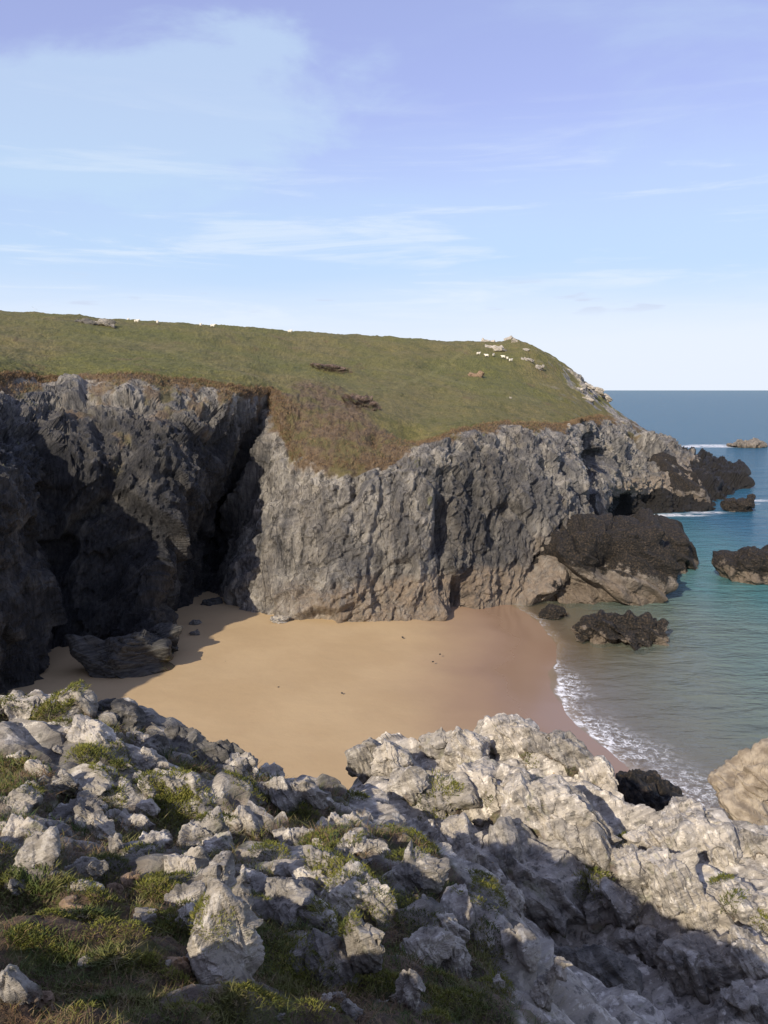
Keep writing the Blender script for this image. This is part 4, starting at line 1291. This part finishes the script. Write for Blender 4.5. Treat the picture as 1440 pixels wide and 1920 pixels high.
N0 = 150000
yy = 1.7 + 10.5 * rng.random(N0 * 4) ** 1.6
xx = (rng.random(N0 * 4) - 0.62) * (1.25 * yy + 0.6)
keep = GSOIL[np.clip(np.searchsorted(GYs, yy), 0, len(GYs) - 1), np.clip(np.searchsorted(GXs, xx), 0, len(GXs) - 1)] > 0.45
dens = fbm(np.stack([xx / 0.5, yy / 0.5, yy * 0], 1), 3, 0.6, 91)
keep &= dens > rng.uniform(-1.3, 0.2, len(xx))
xx, yy = xx[keep][:N0], yy[keep][:N0]
Pb = np.stack([xx, yy, ground(xx, yy) - 0.01], 1)
typ = fbm(Pb / 0.35, 3, 0.6, 92) + rng.normal(0, .25, len(Pb))
gsel = typ > 0.02
near_s = np.clip(yy / 4, 0.8, 2.2)
for nm, sel, mat, l0, l1, wd, ln, lab in (('turf_grass', gsel, M_TURF, .03, .085, .0036, .9, 'short rough green turf between the near rocks'),
                                          ('dry_grass', ~gsel, M_DRY, .02, .06, .0026, 1.3, 'dead brown stalks and litter in the near turf')):
    n = int(sel.sum())
    V, F = blades(Pb[sel], rng.uniform(l0, l1, n) * near_s[sel], wd * near_s[sel] * rng.uniform(.7, 1.5, n), np.full(n, ln) * rng.uniform(.3, 1.4, n), 5)
    ob = link(nm, mesh_from(nm, V, F, None, mat, False))
    ob['kind'] = 'stuff'
    tag(ob, lab, 'grass')

heather(620, 684, 70, 9, "flat dark heather patch in the middle of the hillside", 11)
heather(676, 746, 62, 26, "dark mound of heather above the green bank", 12)

pick = np.argwhere((veg > 0.4) & (TI > 3.75) & (TI < 4.75) & (SI > 1.5) & (SI < 17.5))
pick = pick[rng.integers(0, len(pick), 26000)]
Pr = HEAD[pick[:, 0], pick[:, 1]] + rng.normal(0, 0.12, (len(pick), 3)) * np.array([1, 1, 0.3]) - np.array([0, 0, 0.05])
gsel = green[pick[:, 0], pick[:, 1]] + rng.normal(0, .2, len(pick)) > 0.5
for nm, sel, mat, lab in (('brow_grass', gsel, M_TURF, 'shaggy green grass along the brow of the far cliff'), ('brow_bracken', ~gsel, M_DRY, 'dead brown bracken along the brow of the far cliff')):
    n = int(sel.sum())
    L = rng.uniform(.15, .42, n)
    V, F = blades(Pr[sel], L, L * .16, rng.uniform(.3, 1.2, n), 8)
    ob = link(nm, mesh_from(nm, V, F, None, mat, False))
    ob['kind'] = 'stuff'
    tag(ob, lab, 'grass' if mat is M_TURF else 'bracken')

# cushions: a low dome crowded with small leaves (px, py, width px, height px)
cush = [(670, 1655, 130, 70, "biggest green cushion, behind the long pale rib"), (590, 1572, 60, 40, "yellow-green cushion on the ledge above centre"),
        (610, 1620, 70, 36, "low green cushion left of the biggest one"), (645, 1570, 60, 30, "green cushion between the central knobbly rocks"),
        (505, 1600, 60, 40, "green cushion at the left of the central ledge"), (300, 1640, 80, 50, "round green cushion beside the rusty-spotted rock"),
        (290, 1670, 80, 44, "brownish cushion above the three-cornered stone"), (205, 1632, 60, 40, "green cushion right of the smooth white rock"),
        (380, 1690, 40, 40, "green cushion tucked behind the tall leaning rock"), (395, 1725, 60, 40, "yellow-green cushion left of the tall leaning rock"),
        (335, 1745, 70, 50, "green cushion below the flat sunk rock"), (300, 1545, 60, 40, "dark green cushion beside the small bright rock"),
        (330, 1500, 70, 36, "green cushion on the left middle ledge"), (400, 1510, 60, 40, "green cushion between the left ledges"),
        (460, 1465, 60, 30, "green cushion below the bright white edge rock"), (40, 1305, 80, 34, "green cushion on the left brow"),
        (100, 1320, 90, 50, "large green cushion crowning the left brow"), (130, 1345, 50, 40, "green cushion under the left brow"),
        (50, 1470, 40, 26, "small green cushion by the white wedge"), (175, 1420, 60, 30, "dark cushion on the upper left slope"),
        (620, 1735, 60, 44, "green cushion under the arched rock"), (580, 1725, 40, 30, "green tuft against the big smooth boulder"),
        (655, 1725, 30, 40, "narrow green tuft between two pale rocks"), (520, 1780, 90, 44, "brown-green cushion left of the white-topped stone"),
        (560, 1850, 120, 60, "broad leafy cushion left of the fluted boulder"), (480, 1850, 90, 70, "green leafy clump right of the tall leaning rock's foot"),
        (770, 1740, 110, 40, "brownish cushion below the orange-lichened rock"), (790, 1860, 120, 60, "broad brown-green cushion at the bottom centre"),
        (860, 1870, 90, 60, "green cushion right of the bottom centre"), (730, 1850, 50, 60, "green cushion right of the grey column"),
        (910, 1790, 70, 40, "cushion between the slanting pale rocks"), (930, 1830, 50, 50, "cushion at the gully edge near the bottom"),
        (795, 1575, 50, 50, "brown grassy tuft on the white-topped rock"), (900, 1690, 80, 30, "dark cushion left of the small sharp peak"),
        (1000, 1520, 24, 18, "small bright moss spot on the great slab"), (917, 1497, 26, 16, "small moss spot in the middle of the slabs"),
        (852, 1480, 26, 24, "moss tuft left of the broad pale face"), (998, 1432, 28, 16, "small moss tuft below the slab crest"),
        (1166, 1580, 24, 30, "bright green moss patch beside the squared block"), (1110, 1665, 60, 40, "moss in the shaded joint"),
        (1355, 1640, 30, 30, "moss patch in the cleft block"), (1378, 1690, 34, 22, "bright moss strip in the right-hand slabs"),
        (820, 1505, 70, 24, "dark moss ledge under the ridged block"), (1425, 1735, 40, 26, "moss patch at the right picture edge"),
        (220, 1880, 120, 60, "bright green leafy clump at the bottom left"), (210, 1795, 60, 44, "bright green leafy clump in the left turf"),
        (160, 1700, 70, 36, "bright green grass clump beside the brown stone"), (420, 1895, 60, 50, "bright leafy clump at the foot of the tall leaning rock"),
        (60, 1690, 90, 40, "grassy clump under the big grey block")]
bpy.context.view_layer.update()
DG = bpy.context.evaluated_depsgraph_get()


def see(px, py):
    """first rock or ground surface on the line of sight through a photo pixel"""
    d_ = Vector(ray(px, py)).normalized()
    org = Vector((0, 0, H)) + d_ * 0.5
    for _ in range(12):
        ok, loc, nor, idx, ob_, mx = sc.ray_cast(DG, org, d_)
        if not ok:
            return None, None
        if ob_.get('kind') != 'stuff':
            return np.array(loc), ob_.name
        org = loc + d_ * 0.004
    return None, None


def drop(x, y, z):
    org = Vector((x, y, z + 0.45))
    for _ in range(6):
        ok, loc, nor, idx, ob_, mx = sc.ray_cast(DG, org, Vector((0, 0, -1)))
        if not ok:
            return z
        if ob_.get('kind') != 'stuff':
            return loc[2]
        org = loc - Vector((0, 0, 0.004))
    return z


n_named = len(cush)
r2 = np.random.default_rng(321)
seen2 = {}
tries = 0
while len(cush) < n_named + 70 and tries < 1500:
    tries += 1
    px, py = r2.uniform(0, 980), r2.uniform(1315, 1900)
    q_, nm_ = see(px, py)
    if q_ is None or not nm_.startswith('near_clifftop') or q_[1] > 14 or (px > 700 and py < 1540):
        continue
    a, b, lab = min(FGR, key=lambda q: (q[0] - px) ** 2 + (q[1] - py) ** 2)
    side = ('right of' if px > a else 'left of') if abs(px - a) > abs(py - b) else ('below' if py > b else 'above')
    seen2[(side, lab)] = seen2.get((side, lab), 0) + 1
    cush.append((px, py, r2.uniform(26, 70), r2.uniform(18, 40), f"{ORD[min(seen2[(side, lab)], 8) - 1]}moss tuft {side} {' '.join(lab.split()[:11])}"))
for k, (px, py, w_, h_, lab) in enumerate(cush):
    p, _nm = see(px, py + 0.2 * h_)
    if p is None or p[1] > 18:
        continue
    D = np.linalg.norm(p - np.array([0, 0, H]))
    wm, hm = w_ * D / FPX * 1.1, h_ * D / FPX
    r_ = np.random.default_rng(500 + k)
    n = int(np.clip(w_ * h_ * 0.33, 150, 2200))
    rr = np.sqrt(r_.random(n)); aa = r_.uniform(0, 2 * math.pi, n)
    ux, uy = rr * np.cos(aa), rr * np.sin(aa)
    dome = np.sqrt(np.clip(1 - rr**2, 0, 1))
    wob = fbm(np.stack([ux * 2.2 + k * 9, uy * 2.2, ux * 0], 1), 2, .6, 95)
    gx, gy = p[0] + ux * wm / 2 * (1 + .25 * wob), p[1] + 0.15 * wm + uy * wm * 0.42 * (1 + .25 * wob)
    gz = np.array([drop(a_, b_, p[2]) for a_, b_ in zip(gx, gy)])
    Am = np.c_[gx - p[0], gy - p[1], np.ones(n)]
    fit = Am @ np.linalg.lstsq(Am, np.clip(gz, p[2] - 0.4 * wm, p[2] + 0.4 * wm), rcond=None)[0]
    gz = np.clip(gz, fit - 0.045 * wm, fit + 0.045 * wm) + dome * 0.22 * min(hm, wm) * (1 + .6 * wob) - 0.01
    leafy = n_named - 5 <= k < n_named
    L = r_.uniform(.5, 1.3, n) * (0.0042 * D if not leafy else 0.009 * D)
    outv = np.stack([ux * .8, uy * .8, np.full(n, .8)], 1); outv /= np.linalg.norm(outv, axis=1, keepdims=True)
    V, F = blades(np.stack([gx, gy, gz], 1), L, L * (.22 if not leafy else .13), r_.uniform(.2, 1.1, n), 600 + k, outv)
    me = mesh_from('moss_cushion', V - p, F, None, M_TURF if leafy else M_MOSS, False)
    ob = link('plant_clump' if leafy else 'moss_cushion', me)
    ob.location = p
    tag(ob, lab, 'plant' if leafy else 'moss', 'moss tufts between the near rocks' if k >= n_named else None)
